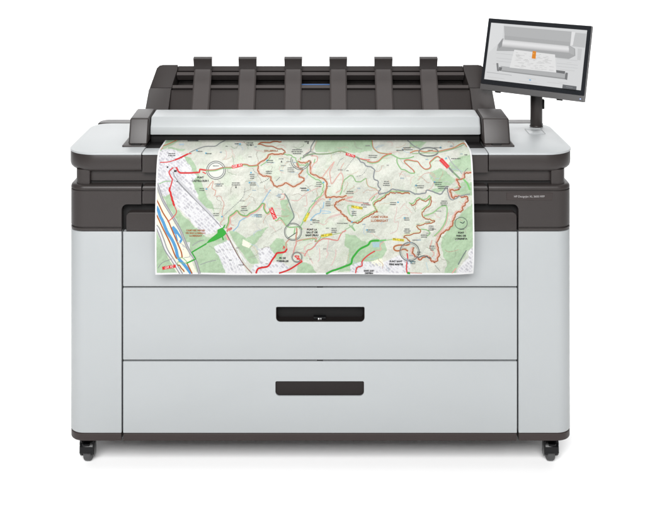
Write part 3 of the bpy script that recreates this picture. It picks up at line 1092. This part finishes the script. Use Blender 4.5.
for sh, w, c in ((0, 2.6, (150, 150, 153)), (0.01, 0.9, (190, 190, 193))):
    road([(156, 183), (158.5, 188), (163, 201), (172, 216), (180, 230), (184, 240), (189, 251), (195, 260), (199.5, 274)], w, c, 'line' if w > 1 else 'top')
for dx in (-1.4, 1.6):
    road([(155, 225), (158, 229), (162, 239), (166, 250), (173, 261), (181, 274)], 1.0, (150, 150, 156), shift=(dx, 0))
road([(155, 225), (158, 229), (162, 239), (166, 250), (173, 261), (181, 274)], 1.6, (238, 238, 240), 'halo')
road([(158, 268), (162, 263), (168, 260.5), (172, 259)], 0.7, (150, 155, 152))
road([(192, 246), (198, 242), (204, 240)], 0.8, (160, 165, 162)); road([(200, 265), (208, 262), (216, 260)], 0.7, (160, 168, 162))
road([(176, 242), (184, 246), (190, 256), (184, 258)], 0.5, LGY)
# city lines
road([(160, 162.5), (168.5, 162), (175, 160)], 0.9, RED, 'top'); road([(175, 160), (180, 158), (188, 154)], 1.5, RED, 'top'); road([(188, 154), (191.5, 153.5)], 1.1, (226, 90, 90), 'top')
road([(189, 153), (192, 151.5), (199, 148.5), (206, 146.5), (215, 146.3), (219, 143.8), (223, 141.5), (228, 139)], 0.8, GRY)
road([(173, 167.8), (170.5, 170), (169, 172.5), (171, 177), (172.3, 179.5), (171, 185), (169.8, 189)], 1.2, (216, 40, 44), 'top')
road([(169.7, 187), (169.5, 190), (170.8, 194), (172, 199), (173, 202), (174.3, 206)], 1.9, RED, 'top', amp=0.2)
road([(174.3, 206), (176.5, 212), (173, 217.5), (167.5, 222)], 0.9, (220, 96, 92), 'top')
road([(172, 168), (176.3, 167.3)], 0.7, RED, 'top', dash=0.7)
road([(176.3, 167.3), (178.3, 171.5), (180.5, 173), (190, 173), (199.3, 172.4), (200, 169.3), (206, 170.3)], 1.7, RED, 'top', smooth=False)
road([(200, 169.5), (206, 170.5)], 1.1, (208, 60, 50), 'top'); road([(202.5, 172), (206, 173.7)], 1.1, (224, 60, 60), 'top')
poly([(174, 170.2), (176.8, 170), (176.6, 172), (174, 172.3)], (14, 14, 14), 'label'); poly([(166.8, 166.6), (168.3, 166.4), (168.2, 168), (166.8, 168)], (30, 20, 22), 'label'); poly([(176.5, 181), (177.6, 181), (177.6, 182.2), (176.5, 182.2)], (40, 36, 40), 'label')
road([(173, 172), (175, 177), (181, 185), (190, 194.5), (200, 205), (210, 215), (217, 222), (221, 227)], 0.7, (140, 140, 144))
road([(176, 178), (184, 186), (194, 196.5), (204, 207), (214, 217)], 2.2, (206, 206, 209), 'halo')
road([(177.5, 182), (186, 191), (198, 203), (214, 219)], 0.6, (150, 150, 154))
road([(224, 230), (228, 236), (232, 244), (238, 255), (244, 264), (252, 273)], 0.9, (170, 128, 120)); road([(225, 231), (234, 248), (244, 265)], 0.4, (70, 70, 70), 'top')
road([(225, 233), (229, 240)], 2.0, (236, 170, 168), 'halo')
road([(240, 253), (246, 262)], 1.4, (236, 236, 238), 'halo')
for k in range(5):
    road([(218 + k * 3.2, 245 - k * 1.6), (226 + k * 3.4, 259 - k * 1.4), (232 + k * 3.2, 272)], 0.7, (250, 250, 250), 'line')
road([(159, 184), (165, 181.5), (171, 181.3)], 0.8, (150, 196, 140))
road([(160, 147), (166, 145), (172, 142.5), (178, 139.5)], 0.8, (214, 130, 96)); road([(160, 150), (163, 147.5)], 1.0, (220, 150, 130))
# green wedge
poly([(206, 243.6), (209, 239.8), (217.4, 233.0), (217.6, 229.6), (220, 228.5), (222.5, 227.3), (226, 231.5), (226, 234), (222.6, 236.8), (215, 240.5)], VGR, 'label')
poly([(224, 225.0), (225.6, 224.2), (224.5, 228), (222.5, 228.5)], VGR, 'label'); poly([(221.5, 236), (223, 236), (224, 239.8), (222.8, 240)], VGR, 'label')
road([(186.5, 263.5), (195.6, 259.2), (191.6, 252.6), (206.5, 243.6)], 1.3, VGR, 'label', smooth=False)
# main routes with halos: (points, core colour)
A1 = [(206, 170.4), (215, 170), (223, 167.8), (231, 167.6), (237, 166), (243, 164.6), (247, 164.8), (250, 166), (257, 165.3), (258.5, 163.5)]
road(A1, 1.2, GRN, shift=(0, 0.5)); road(A1, 0.9, (196, 96, 70), shift=(0, -0.3), lay='top')
B1 = [(281, 141.6), (270, 142.3), (258, 144), (268, 146), (280, 149), (284, 150.5), (284.5, 153), (281, 154.3), (270, 154.5), (266, 159), (258.6, 163.5), (258, 167), (259, 173), (264, 176), (270, 176.5), (271.5, 181), (275, 186), (279, 186.3), (286.5, 183), (292.5, 186.5), (299, 184), (304, 180.5), (303.5, 178), (299, 176.5), (301, 172), (302.5, 170), (298, 166.5), (298, 162), (304, 163), (310, 161), (310.5, 165), (311, 173), (319, 177), (325, 180), (327, 184), (326.5, 188), (325.5, 196), (328, 197.6), (334, 197), (340, 197.2), (347, 195.8)]
road(B1[6:], 2.3, (222, 188, 166), 'halo', 0.1); road(B1, 1.16, BRN, 'line', 0.48)
road([(270, 155.5), (267, 160), (260, 165)], 0.9, GRN, shift=(.6, .8))
G1 = [(284, 154), (292, 156), (296, 159.5), (299, 164.5), (305, 165.3), (308, 163.5), (308, 174), (318, 180), (323, 184), (322.8, 190), (322, 194), (316, 200), (310, 208), (306, 215), (301, 225), (299, 228)]
road(G1[6:], 2.0, (208, 222, 196), 'halo'); road(G1, 0.97, GRN, 'line', 0.42); road(G1[9:13], 1.0, PNK, 'top', shift=(1.5, 0.5))
road([(301, 157), (300.5, 160)], 1, GRN); road([(311, 156), (317, 156.5), (317, 161), (312.5, 165.5), (311, 172)], 1.0, PNK, amp=.1); road([(315, 159), (314, 163)], 1.0, GRN)
road([(315, 140), (311, 147), (310.5, 151), (304, 157), (302, 158)], 1.2, (140, 146, 142)); road([(317, 141), (314, 147), (312, 151)], 0.7, (206, 180, 160))
road([(303, 157), (312, 154), (320, 154.2), (330, 153.5), (340, 151.2), (346, 152.6), (352, 155.6), (357, 157.4), (362, 159.6), (367, 160.6)], 1.2, (138, 160, 122)); road([(360, 158.6), (366, 159.8), (370, 159.8)], 0.9, (224, 110, 104), 'top')
road([(303, 156), (310, 152), (316, 153.5)], .5, DKG, 'top')
C1 = [(367, 161.5), (372, 162.6), (378, 161.6), (383, 157), (389, 154.2), (392, 154)]
road(C1, 1.2, GRN, shift=(0, .5)); road(C1, .9, (206, 110, 90), 'top', shift=(0, -.3))
D1 = [(371.5, 139.5), (372.5, 147), (376, 151), (380, 153), (390, 154.2), (396, 157), (400, 158.6), (408, 158.4), (414, 156.5)]
road(D1, 1.1, GRN); road(D1[:5], .7, (206, 120, 96), 'top', shift=(.6, .2))
E1 = [(397, 158.5), (397.3, 163), (401, 169), (405, 170), (410, 173), (414.5, 173), (413.5, 170.5), (409, 166.5), (404.5, 161.8), (408, 160.3), (415, 161.5), (418, 162), (421, 166), (425, 169.3), (429, 169), (431, 166.5), (430, 163), (433, 160), (436, 157.5), (438.5, 157), (441, 159)]
road(E1, 1.2, GRN); road(E1[5:], .9, (208, 104, 86), 'top', shift=(-.4, -.4))
road([(448, 166.5), (452, 171), (456, 175), (460, 179)], 1.7, (128, 160, 120)); road([(449, 168), (453, 172.5)], 1.6, (120, 122, 128), 'top'); road([(463, 179), (467, 183), (470, 190)], 1.6, (126, 200, 116))
road([(410, 153), (415, 151), (420, 151), (425, 152), (431, 151), (438, 151.5), (445, 150), (454, 147.8), (460, 144.5), (464, 143.4), (467, 147)], 1.1, (200, 136, 88)); road([(412, 153.3), (425, 152.6), (438, 152.2), (454, 148.4), (464, 144)], .6, GRN, 'top', shift=(0, .5))
road([(436, 139), (426, 139)], .4, LGY); road([(407, 140), (414, 146), (420, 149)], .9, (140, 146, 146))
road([(448, 156), (452, 163), (458, 169), (462, 174)], .8, LGY)
F1 = [(474, 173), (468, 173), (464.5, 174), (463.5, 179), (457, 179.5), (459, 184), (460, 188), (457, 190), (450.5, 190), (451, 194), (453, 198), (457, 196), (463, 197), (466, 196.5), (468, 199), (466, 203), (463, 207), (462, 211), (457, 212.5), (454, 218), (452, 225), (448.5, 229), (443, 232.5), (440, 236), (437, 244), (439, 252), (438, 258), (435.5, 262), (432, 261), (429, 257), (425, 256.5), (420, 259.5), (418, 258), (414, 255), (412.5, 251), (414, 247.5)]
road(F1, 2.4, (224, 186, 172), 'halo', 0.2, shift=(-.9, -.5)); road(F1, 1.31, BRN, 'line', 0.48)
H1 = [(447, 186), (448, 193), (451, 199.5), (456, 198.5), (460, 196), (470, 194)]
road(H1, 1.1, (140, 144, 146), 'line', .1)
I1 = [(410, 204), (414, 205), (417, 201), (420, 199), (424, 201), (428, 200), (431, 197), (430, 205), (423, 211), (423, 217), (428, 219), (433.5, 220.5), (434, 222), (425, 224), (417, 226.5), (421, 231.5), (412, 234.3), (404, 236.4), (408, 239.5), (410, 242)]
road(I1, 1.9, (214, 220, 190), 'halo', shift=(-.6, -1)); road(I1, 1.06, BRN, 'line', 0.42); road(I1[:9], 1.0, GRN, 'line', .1, shift=(-1.2, -1.4))
J1 = [(424, 216), (433, 212.5), (440, 207), (446, 206), (447, 212), (445, 222), (440, 230), (434, 236)]
road(J1, 1.2, (150, 196, 136)); road(J1[4:], .8, PNK, 'line', shift=(1.2, .4)); road([(421, 229), (427, 230), (430, 233), (427, 236)], 1.0, GRN)
K1 = [(410, 193.2), (400, 193), (392, 192.8), (387, 195), (384, 198), (375, 203), (374, 206), (377, 211), (374, 213), (369, 216), (364, 218.5), (360, 222), (356.5, 223), (350, 221.5), (346, 217), (343, 215), (340, 211), (336, 208), (335, 204.5), (338, 201.5), (345, 199)]
road(K1[:13], 2.6, (214, 218, 188), 'halo', shift=(0, -1)); road(K1[13:], 2.2, (222, 188, 166), 'halo'); road(K1, 1.31, BRN, 'line', 0.48); road(K1[:13], 1.0, (150, 186, 130), 'line', .1, shift=(-.9, -1.4))
road([(347, 197.5), (353, 196.8), (345, 200), (357, 202.5), (363, 203), (370, 205)], 1.1, PNK, amp=.15); road([(369, 201), (371, 198), (376, 194), (378, 193)], 1.0, PNK); road([(371, 201), (375, 196)], 1.0, GRN)
road([(355, 206), (348, 206), (349.5, 214), (353, 217)], 1.3, (170, 202, 160)); road([(349, 225), (352, 228), (355, 231), (352, 226)], 1.0, (150, 190, 140)); road([(345, 230), (351, 226.5), (355, 223)], .9, (160, 190, 150))
Lg = [(357.5, 158), (361, 162), (364, 163), (366, 166), (371, 167), (374.5, 170.5), (373.5, 178), (378, 181.5), (378, 186), (380.5, 189), (378.5, 192), (380, 194), (388, 192), (392, 189.3), (398, 190.2), (410, 191.5), (414, 193.6), (417, 194), (425, 193), (428, 190), (440, 194), (444, 190), (446, 187)]
road(Lg, 1.2, (134, 139, 142), 'top', .2)
M1 = [(341, 189), (343.5, 182), (345, 179.5), (351, 175.5), (354, 178), (356, 181.5), (361, 181.5), (366, 178.5), (367, 184), (370, 187), (375, 188.5), (378, 191)]
road(M1, 1.1, (146, 186, 130), 'line', .1); road(M1[7:], .7, PNK, 'top', shift=(.6, .5)); road([(340, 195), (342, 190), (342.5, 185)], 1.0, GRN)
road([(322.5, 177), (327, 171), (334.5, 161.5), (330, 171), (330.5, 179), (332, 184), (337, 177), (341, 173), (343, 178), (341, 189), (336, 193)], 1.0, PNK, 'line', .15); road([(341, 172), (341, 168), (344, 163)], .7, PNK)
road([(337, 166), (340, 160), (345, 157)], .6, GRY, dash=.8, smooth=False); road([(344, 171), (350, 163), (354, 158)], .6, DKG, dash=.8, smooth=False); road([(356, 176.5), (362, 175), (366, 170), (368, 166)], .6, DKG, dash=.8)
road([(425, 191), (432, 187), (434, 178), (428, 172)], .6, (214, 178, 166), amp=.15); road([(418, 180), (424, 174), (432, 173), (436, 178)], .6, (214, 178, 166))
N1 = [(226, 228), (228.5, 222), (229, 217), (234, 213), (237, 210.5), (240, 214), (246, 215.8), (250, 213), (256, 210), (260, 206), (262, 203.5), (264.3, 204), (263.7, 208), (266, 212.5), (268, 213), (270.5, 209.5)]
road(N1, 1.9, (222, 166, 150), 'halo', shift=(.7, .7)); road(N1, 1.3, (126, 176, 108)); road([(226.5, 231), (230, 228.5), (232, 228), (229, 230)], 1.8, (214, 130, 124), amp=.3); road([(230, 216), (231, 224), (234, 225)], .7, PNK, amp=.2)
road([(275, 220), (277, 220.5), (280, 217.5), (284, 223), (289, 227), (300, 226.8), (302, 230)], 1.3, GRN); road([(276, 221.5), (281, 220), (285, 225)], .8, PNK, 'top')
road([(271, 190), (269, 192), (262, 203)], .8, (140, 184, 214), 'water'); road([(252, 214.5), (246, 217.5), (240, 221), (238, 226), (233, 231)], .9, (140, 184, 214), 'water')
road([(311, 219), (316, 214.5), (320, 213), (321, 209), (323, 208), (324, 202)], .8, (130, 186, 218), 'water'); road([(320, 211), (329, 211.5), (330, 213), (322, 213.5)], .6, (150, 196, 222), 'water')
road([(245, 188), (243, 197), (232, 208), (222, 217)], .7, GRY, dash=.8); road([(260, 183), (266, 180.5), (270, 177)], .7, DKG, dash=1); road([(276, 181), (280, 177)], .6, GRY)
road([(216, 196.5), (220, 196), (222, 199), (224, 205), (222, 213), (224, 219), (220, 223), (222, 225)], .6, (212, 160, 150), amp=.25); road([(206, 190), (213, 181), (212, 188), (216, 191), (214, 196)], .6, (216, 150, 130), amp=.25)
road([(280, 199.5), (284, 198.5), (284.5, 194.5), (281, 194)], 1.0, PNK); road([(284.5, 193.5), (287.5, 198), (290.5, 206), (294, 216), (291, 221), (287.5, 226)], 1.2, (128, 140, 134))
road([(291, 200), (298, 200.5), (304, 195), (313, 190), (322, 186.5)], .7, (222, 180, 174)); road([(306, 195), (307, 205), (304, 206)], .6, (222, 180, 174)); road([(312, 205), (318, 200), (322, 199)], .6, (222, 180, 174)); road([(307, 215), (316, 204), (322, 199), (325, 200)], .7, (222, 170, 160))
road([(325, 222), (330, 217), (336, 215), (342, 214), (330, 218)], .7, (226, 190, 184)); road([(318, 222), (324, 225), (328, 221)], .6, (226, 190, 184))
# lower middle
road([(256, 273), (258, 268.5), (262, 267.3), (268, 266), (272, 260), (275, 256), (277, 253), (281, 252.5), (285, 251.5), (287, 248.5)], 1.7, RED, 'top'); road([(283, 249), (284, 246), (285, 248.5)], .8, (226, 60, 60), 'top')
road([(302.3, 261), (297, 264.5), (290, 269), (284, 271.5), (279, 273)], 1.5, RED, 'top'); road([(302.3, 261), (298, 258.5), (295, 256), (299, 256), (297, 259), (300, 258)], 1.0, (228, 70, 70), 'top', .2)
road([(287, 248.5), (286, 243), (290, 238.5)], 1.1, (206, 150, 130)); road([(296.5, 240), (296, 244), (294, 250), (293, 256)], 1.2, (216, 150, 142), amp=.12)
road([(297, 241), (303, 239.5), (316, 238), (315, 241.5), (320, 240)], 1.1, (206, 150, 130)); road([(303, 240), (314, 238.8), (317, 241.5), (322, 236)], .9, GRN)
road([(304, 256), (306, 253), (308, 250), (312, 248.5), (319, 241), (325, 238.8), (333, 240), (338, 240.3), (341, 234), (346, 230.5)], 1.2, (214, 140, 132), amp=.12); road([(296, 252), (303, 253), (306, 256)], 1, PNK)
road([(322, 238.5), (332, 235), (342, 233)], .9, (170, 190, 140))
for q in ([(329, 240), (327, 250), (328, 254), (326, 258)], [(304, 246), (306, 252), (310, 258), (313, 264)], [(319, 248), (320, 256), (318, 262)], [(336, 250), (335, 258), (331, 266)], [(312, 243), (306, 246), (304, 250)]):
    road(q, .6, (232, 188, 186), amp=.25)
road([(326, 274), (332, 271), (337, 269.6), (345, 266.6), (351, 264), (352.3, 259), (355, 255), (360, 249.3), (368, 245), (371, 241.2), (379, 240.5)], 1.9, VGR, 'top'); road([(379, 240.6), (386, 240)], 1.4, (110, 196, 110), 'top'); road([(386, 240.2), (394, 239)], 1.1, (176, 206, 160))
road([(375, 251), (370, 254), (365, 258), (362, 262), (362, 266), (357, 268), (355.6, 273.5)], 1.2, (218, 58, 60), 'top'); road([(376, 250.5), (381, 249.5), (380, 245), (384, 241)], 1.0, (220, 176, 160))
poly([(372, 242.5), (379, 242), (380, 247), (373, 247.5)], (168, 200, 206), 'water')
O1 = [(410, 243.5), (407, 245), (399, 245), (394.3, 246.5), (394.3, 249.5), (398, 250.7), (404, 249), (408, 251)]
road(O1, 1.9, (226, 190, 150), 'halo'); road(O1, 1.2, BRN)
road([(407, 253), (407.6, 258), (406.5, 266), (407, 272), (409, 273)], 1.3, (220, 70, 70), 'top'); road([(407, 258), (408, 264)], .7, (110, 190, 210), 'top'); poly([(407.5, 271.5), (410, 272), (410, 274), (407, 273.5)], VGR, 'label')
road([(412, 263), (409, 260), (415, 262)], 1, (100, 160, 170)); road([(418, 259), (424, 257), (430, 260)], 1.0, (90, 110, 110), 'top', shift=(0, -1.4)); road([(432, 257), (434, 253), (430, 248), (432, 240)], 1.0, PNK, amp=.15)
road([(435, 265), (440, 271)], .7, (160, 166, 160)); road([(452, 273), (456, 268)], 1.0, (236, 170, 160)); road([(466.3, 250), (462, 257), (458, 264.5)], 1.0, (120, 128, 128), 'top')
road([(426, 262), (428, 270)], 1.4, (200, 214, 212), 'water'); road([(410, 272.6), (422, 273)], .8, (224, 170, 160))
road([(397, 207), (396, 214), (394, 222), (398, 222), (397, 230), (390, 234)], .7, (222, 196, 190), amp=.2); road([(405, 203), (400, 209)], .7, (224, 196, 190))
for k in range(90):   # faint paths
    x = rng.uniform(215, 465); y = rng.uniform(143, 268)
    q = [(x, y)]
    a = rng.uniform(0, 6.28)
    for j in range(4):
        a += rng.uniform(-0.8, 0.8); x += 3.2 * math.cos(a); y += 2.4 * math.sin(a); q.append((min(max(x, 160), 470), min(max(y, 142), 271)))
    road(q, 0.42, [(226, 188, 180), (178, 200, 214), (196, 198, 194), (214, 196, 172)][k % 4], 'halo', .2)
for k in range(60):
    x = rng.uniform(215, 462); y = rng.uniform(145, 266)
    w_ = rng.uniform(2.5, 6)
    if any(abs(x - a) < 14 and abs(y - b) < 6 for a, b in ((217, 236), (200.5, 179), (312, 232), (461, 235), (396, 263), (369, 272), (282, 260), (379.5, 219), (444, 163), (273, 213), (237, 166), (350, 155), (293, 231))): continue
    scribble(x, y, 1, w_, [(120, 124, 122), (150, 150, 144), (140, 170, 190)][k % 3])
for k in range(70):
    x = rng.uniform(212, 466); y = rng.uniform(144, 262); q = [(x, y)]; a = rng.uniform(0, 6.28)
    for j in range(6):
        a += rng.uniform(-0.9, 0.9); x += 2.4 * math.cos(a); y += 1.8 * math.sin(a); q.append((min(max(x, 160), 470), min(max(y, 142), 271)))
    road(q, 0.38, [(176, 172, 160), (200, 160, 140), (160, 176, 150)][k % 3], 'halo', .3)
# rings
disc(216, 170.3, 9, 8.6, (232, 234, 226)); ring(216, 170.3, 9.4, 9.0, .8, (118, 122, 120)); ring(216, 170.3, 7.8, 7.4, .7, (110, 114, 114))
road(A1[:4], 1.3, GRN, 'top', shift=(0, .6)); road(A1[:3], .8, (196, 96, 70), 'label', shift=(0, -.3)); scribble(216, 166, 1, 7)
ring(300.5, 160.5, 9.6, 9.2, .8, (118, 122, 120), 0, 200); ring(300.5, 160.5, 8.0, 7.6, .6, (110, 114, 114), 20, 190)
ring(428.5, 152, 9.6, 4.2, 1.2, (118, 122, 120)); ring(461, 223, 6.2, 5.8, .6, (96, 110, 100)); road([(460, 222), (463, 223), (464.5, 221)], .8, (70, 90, 80), 'top'); ring(474.5, 173, 10, 6, .5, DKG, 170, 230)
disc(293, 231.6, 7.8, 7.8, (224, 230, 214)); ring(293, 231.6, 8.6, 8.6, .8, (118, 122, 120)); ring(293, 231.6, 7.4, 7.4, .4, (110, 116, 114)); road([(288, 238), (297, 232)], .7, (60, 66, 66), 'top'); road([(297, 228), (296, 240)], 1.4, (196, 140, 116), amp=.25, lay='top'); road([(295, 228), (294, 234)], 1.1, GRN, 'top')
ring(297, 257, 4.6, 4.6, .8, (118, 122, 120)); ring(297, 257, 5.6, 5.4, .4, (130, 134, 132))
ring(409.5, 251.5, 9.6, 9.2, 1.0, (118, 122, 120)); ring(409.5, 251.5, 8.2, 7.8, .5, (150, 156, 154))
# shields
for (x, y, ln, wd, rot, body) in ((237.2, 166, 10.6, 3.3, 12, "GR 92"), (350.5, 155.4, 9.6, 2.5, -16, "GR 92"), (444.4, 163.4, 11.5, 3.8, -47, "GR 92"), (273, 213.3, 12, 3.9, -66, "GR 92"), (169, 267.2, 13.6, 3.0, 9, "GR 92")):
    tag_label(x, y, ln, wd, rot, (224, 34, 40), body, (250, 236, 234))
for (x, y, ln, wd, rot) in ((306.6, 217.2, 9.6, 2.6, 62), (357, 207.5, 11.4, 2.6, -9), (326.6, 235.2, 11.4, 2.6, 8), (398.3, 239.6, 11.6, 2.4, -6)):
    tag_label(x, y, ln, wd, rot, YEL, "PR-C 200", (70, 64, 30))
# names
K = (34, 36, 34); OR = (176, 98, 44)
for (x, y, t, s) in ((200.5, 177.6, "PUNT", 2.3), (200.5, 181, "CASTELLCIURÓ", 2.3), (312, 229.6, "PUNT LA", 2.3), (312, 232.4, "SALUT DE", 2.3), (312, 235.3, "SANT FELIU", 2.3), (461, 232.6, "PUNT", 2.2), (461, 235.6, "PARC DE", 2.2), (461, 238.6, "L'ORENETA", 2.2),
                     (396, 261.2, "PUNT SANT", 2.2), (396, 264.2, "PERE MÀRTIR", 2.2), (369, 271, "SANT JUST", 2.0), (369, 273.4, "DESVERN", 1.8), (282.5, 258, "PK DE", 2.2), (282.5, 261, "TORRELLES", 2.2)):
    words(x, y, t, s * 1.08, K, 0, 'text', 0.11)
for (x, y, t, s) in ((379.5, 217, "CAMÍ VORA", 3.0), (379.5, 220.8, "LLOBREGAT", 3.0), (195.5, 230.6, "CAMÍ VIES VERDES", 2.2), (195.5, 233.3, "DEL BAIX LLOBREGAT", 1.9), (195.5, 236, "LLOBREGAT", 2.2), (271, 151.1, "COLLSEROLA", 2.2)):
    words(x, y, t, s * 1.05, OR, 0, 'text', 0.08)
for (x, y, r, w) in ((172, 153.8, 2, 10), (193, 141, 1, 16), (200, 151.6, 1, 7), (209, 153.8, 1, 7), (237, 144, 1, 7), (250, 143.2, 2, 8), (252, 174.5, 3, 6), (253, 183, 2, 8), (236, 183, 2, 9), (219, 184, 2, 9), (202, 188.6, 2, 7), (270, 160.6, 2, 7), (269, 171.5, 2, 8), (281, 159, 1, 6), (297, 150, 3, 14), (307, 142, 1, 6), (291, 168, 3, 7), (303, 188, 1, 8), (319, 182.5, 3, 6), (244, 206.5, 3, 8), (259, 214.8, 2, 9, ), (328, 202, 3, 6), (316, 220.8, 2, 9), (304, 188.6, 2, 7),
                     (350, 191.6, 2, 10), (366, 203, 2, 10), (354, 211.5, 3, 5), (365, 207, 1, 5), (393, 202.6, 2, 7), (371, 230, 2, 9), (386.5, 181.6, 3, 8), (407, 148, 2, 12), (400, 150.6, 1, 8), (438, 182.5, 2, 9), (420, 185.8, 2, 9), (438, 148, 1, 8), (456, 158.8, 1, 15), (466, 155, 1, 5), (444, 201, 3, 8), (428, 222, 1, 8), (431, 226, 3, 7), (373, 155.6, 2, 9), (407, 218, 2, 6), (407, 229, 3, 7), (424, 235, 2, 7), (432, 246, 3, 6), (419, 252, 2, 5), (434, 229, 1, 5), (416, 240, 1, 7), (334, 228.5, 3, 7), (340, 223.5, 1, 8), (216, 213.5, 2, 6), (346, 223.5, 1, 6), (443, 186.5, 2, 12), (413, 261.5, 2, 7), (462, 229, 1, 6)):
    scribble(x, y, r, w)
for (x, y) in ((251, 172.7), (249.5, 182.6), (267, 160.4), (308, 190), (311, 220), (398, 202.3), (367, 230), (434.5, 182), (416, 185.6), (440.5, 147.8), (323.5, 182.5), (206.5, 189), (222, 216.5), (197, 150.8), (206, 153.4), (240, 144.2), (330, 199.5), (352, 222), (404.5, 218), (446, 158.5)):
    poly([(x - .8, y - .7), (x + .8, y - .7), (x + .8, y + .7), (x - .8, y + .7)], (92, 178, 214), 'label')
for (x, y) in ((236, 187), (281.5, 161.5), (251, 145), (308, 143)):
    poly([(x - .9, y + 1), (x, y - 1.2), (x + .9, y + 1)], (60, 60, 60), 'label')
road([(179, 144.6), (184, 144.4)], 1.6, (190, 214, 228), 'halo'); words(256, 215.2, "RIERA", 1.8, (96, 170, 210))
road([(251, 214.5), (261, 214.2)], .5, (120, 184, 214), 'text', dash=.8, smooth=False); road([(251, 216.4), (261, 216.4)], .7, (120, 184, 214), 'text', dash=.8, smooth=False)

me = bpy.data.meshes.new("printed_map")
me.from_pydata(VERTS, [], FACES)
vc = np.concatenate(VCOLS, 0) * INK
ca = me.color_attributes.new("print", 'FLOAT_COLOR', 'POINT')
ca.data.foreach_set("color", np.concatenate([vc, np.ones((len(vc), 1))], 1).astype(np.float32).ravel())
me.polygons.foreach_set("use_smooth", [True] * len(me.polygons))
me.materials.append(M_MAP)
pm = bpy.data.objects.new("printed_map", me)
COL.objects.link(pm)
pm["label"] = "large colour road map sheet hanging out of the printer slot over its front"
pm["category"] = "map"
